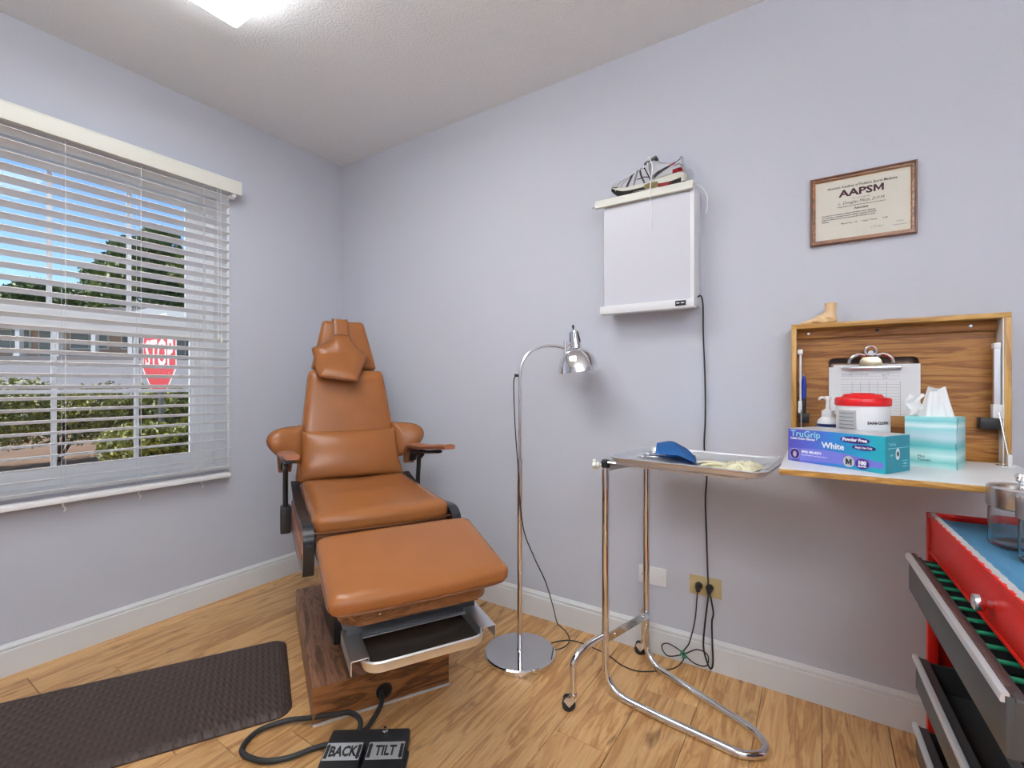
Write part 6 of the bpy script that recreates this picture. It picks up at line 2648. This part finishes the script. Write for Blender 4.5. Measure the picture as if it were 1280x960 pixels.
shrub(-7.6, 0.9, 0.65, 0.75, 1.06, 'yellow-green shrub at the left end of the hedge outside', 21)
shrub(-7.5, 1.75, 0.65, 0.70, 1.02, 'green shrub second from the left in the hedge outside', 22)
shrub(-7.4, 2.45, 0.60, 0.62, 0.98, 'green shrub in the middle of the hedge outside', 23)
shrub(-7.3, 3.10, 0.55, 0.55, 0.86, 'green shrub behind the stop sign post', 24)
shrub(-6.4, 2.75, 0.42, 0.45, 0.62, 'low yellow-green shrub at the right end of the hedge', 25)
shrub(-6.0, 2.15, 0.40, 0.45, 0.52, 'low dark green shrub in front of the stop sign post', 26)
tfl = shrub(-8.9, 4.0, 0.30, 0.32, 0.55, 'red-flowering shrub to the right of the stop sign', 27, mat=M['leaf_red'], n=800)

# stop sign
sgx, sgy = -6.56, 2.41
sg = thing('stop_sign', 'red octagonal stop sign on a post outside the window', 'sign', (sgx, sgy, 0.28))
Rs = 0.46 / math.cos(PI / 8)
zc_ = 1.556
def octo(r, y0, y1):
    return MB().prism([(sgx + r * math.cos(PI / 8 + i * PI / 4), zc_ + r * math.sin(PI / 8 + i * PI / 4)) for i in range(8)], 'y', y0, y1)
octo(Rs, sgy - 0.003, sgy).build('panel', M['sign_white'], sg, world=True, smooth=False)
octo(Rs - 0.024, sgy - 0.0045, sgy - 0.0032).build('red_field', M['stop_red'], sg, world=True, smooth=False)
lettering('STOP', 0.46, M['sign_white'], sg, (sgx, sgy - 0.0058, zc_ - 0.158), (1, 0, 0), (0, 0, 1), 0.0008, 'CENTER', 0.008, sx=0.70)
m_ = MB()
m_.box(sgx - 0.035, sgx + 0.035, sgy + 0.001, sgy + 0.035, 0.1, zc_ + 0.40)
m_.build('post', M['post_grey'], sg, world=True, smooth=False)

# columned house
hs = thing('brick_house', 'low brick house with white columns across the road', 'building', W2(-18.5, 21.5, 2.3), YAW)
def H(lat, s, z): return (lat, s, z)
HM = Matrix(((R.x, F.x, 0, 0), (R.y, F.y, 0, 0), (0, 0, 1, 0), (0, 0, 0, 1)))
def hpart(name, m, mat, parent=None, **k):
    m.transform(HM)
    return m.build(name, M[mat], parent or hs, world=True, smooth=False, **k)
hpart('wall', MB().box(-27, -12.6, 21.2, 21.5, 2.1, 3.96), 'brick_far')
hpart('side_wall', MB().box(-12.9, -12.6, 21.5, 24.2, 2.1, 3.96), 'brick_far')
rf_ = MB()
rf_.prism([(19.2, 3.95), (19.2, 4.05), (22.0, 4.75), (24.8, 4.05), (24.8, 3.95)], 'x', -27.6, -12.2)
hpart('roof', rf_, 'far_roof')
m_ = MB()
m_.box(-27.6, -12.2, 19.15, 19.25, 3.80, 4.07)
m_.box(-27.6, -12.2, 19.2, 21.4, 3.80, 3.86)
hpart('fascia', m_, 'far_white')
m_ = MB()
m_.box(-27, -12.4, 19.2, 21.2, 2.15, 2.33)
hpart('porch_floor', m_, 'asphalt')
for la in (-25.4, -23.6, -21.5, -20.2, -18.6, -17.1, -15.6, -14.1, -12.7):
    m_ = MB()
    m_.box(la - 0.09, la + 0.09, 19.3, 19.48, 2.33, 3.81)
    m_.box(la - 0.13, la + 0.13, 19.26, 19.52, 2.33, 2.45)
    m_.box(la - 0.13, la + 0.13, 19.26, 19.52, 3.70, 3.81)
    hpart('column', m_, 'far_white')
for la, wd_, z0, z1, nm in ((-24.5, 0.8, 2.8, 3.6, 'window'), (-22.4, 0.8, 2.8, 3.6, 'window'), (-20.6, 0.5, 2.35, 3.6, 'door'),
                            (-18.9, 0.8, 2.8, 3.6, 'window'), (-16.6, 0.8, 2.8, 3.6, 'window'), (-14.6, 0.5, 2.35, 3.6, 'door')):
    m_ = MB()
    m_.box(la - wd_ - 0.07, la + wd_ + 0.07, 21.13, 21.2, z0 - 0.07, z1 + 0.07)
    wf_ = hpart(nm, m_, 'far_white')
    for s in (-1, 1):
        m_ = MB()
        a, b = sorted((la + s * 0.03, la + s * wd_))
        m_.box(a, b, 21.11, 21.14, z0, z1)
        hpart('pane', m_, 'far_glass', wf_)
# gabled porch at the right
m_ = MB()
m_.prism([(-15.2, 4.0), (-13.7, 4.3), (-12.2, 4.0), (-12.2, 3.8), (-15.2, 3.8)], 'y', 18.6, 19.1)
hpart('porch_gable', m_, 'far_white')
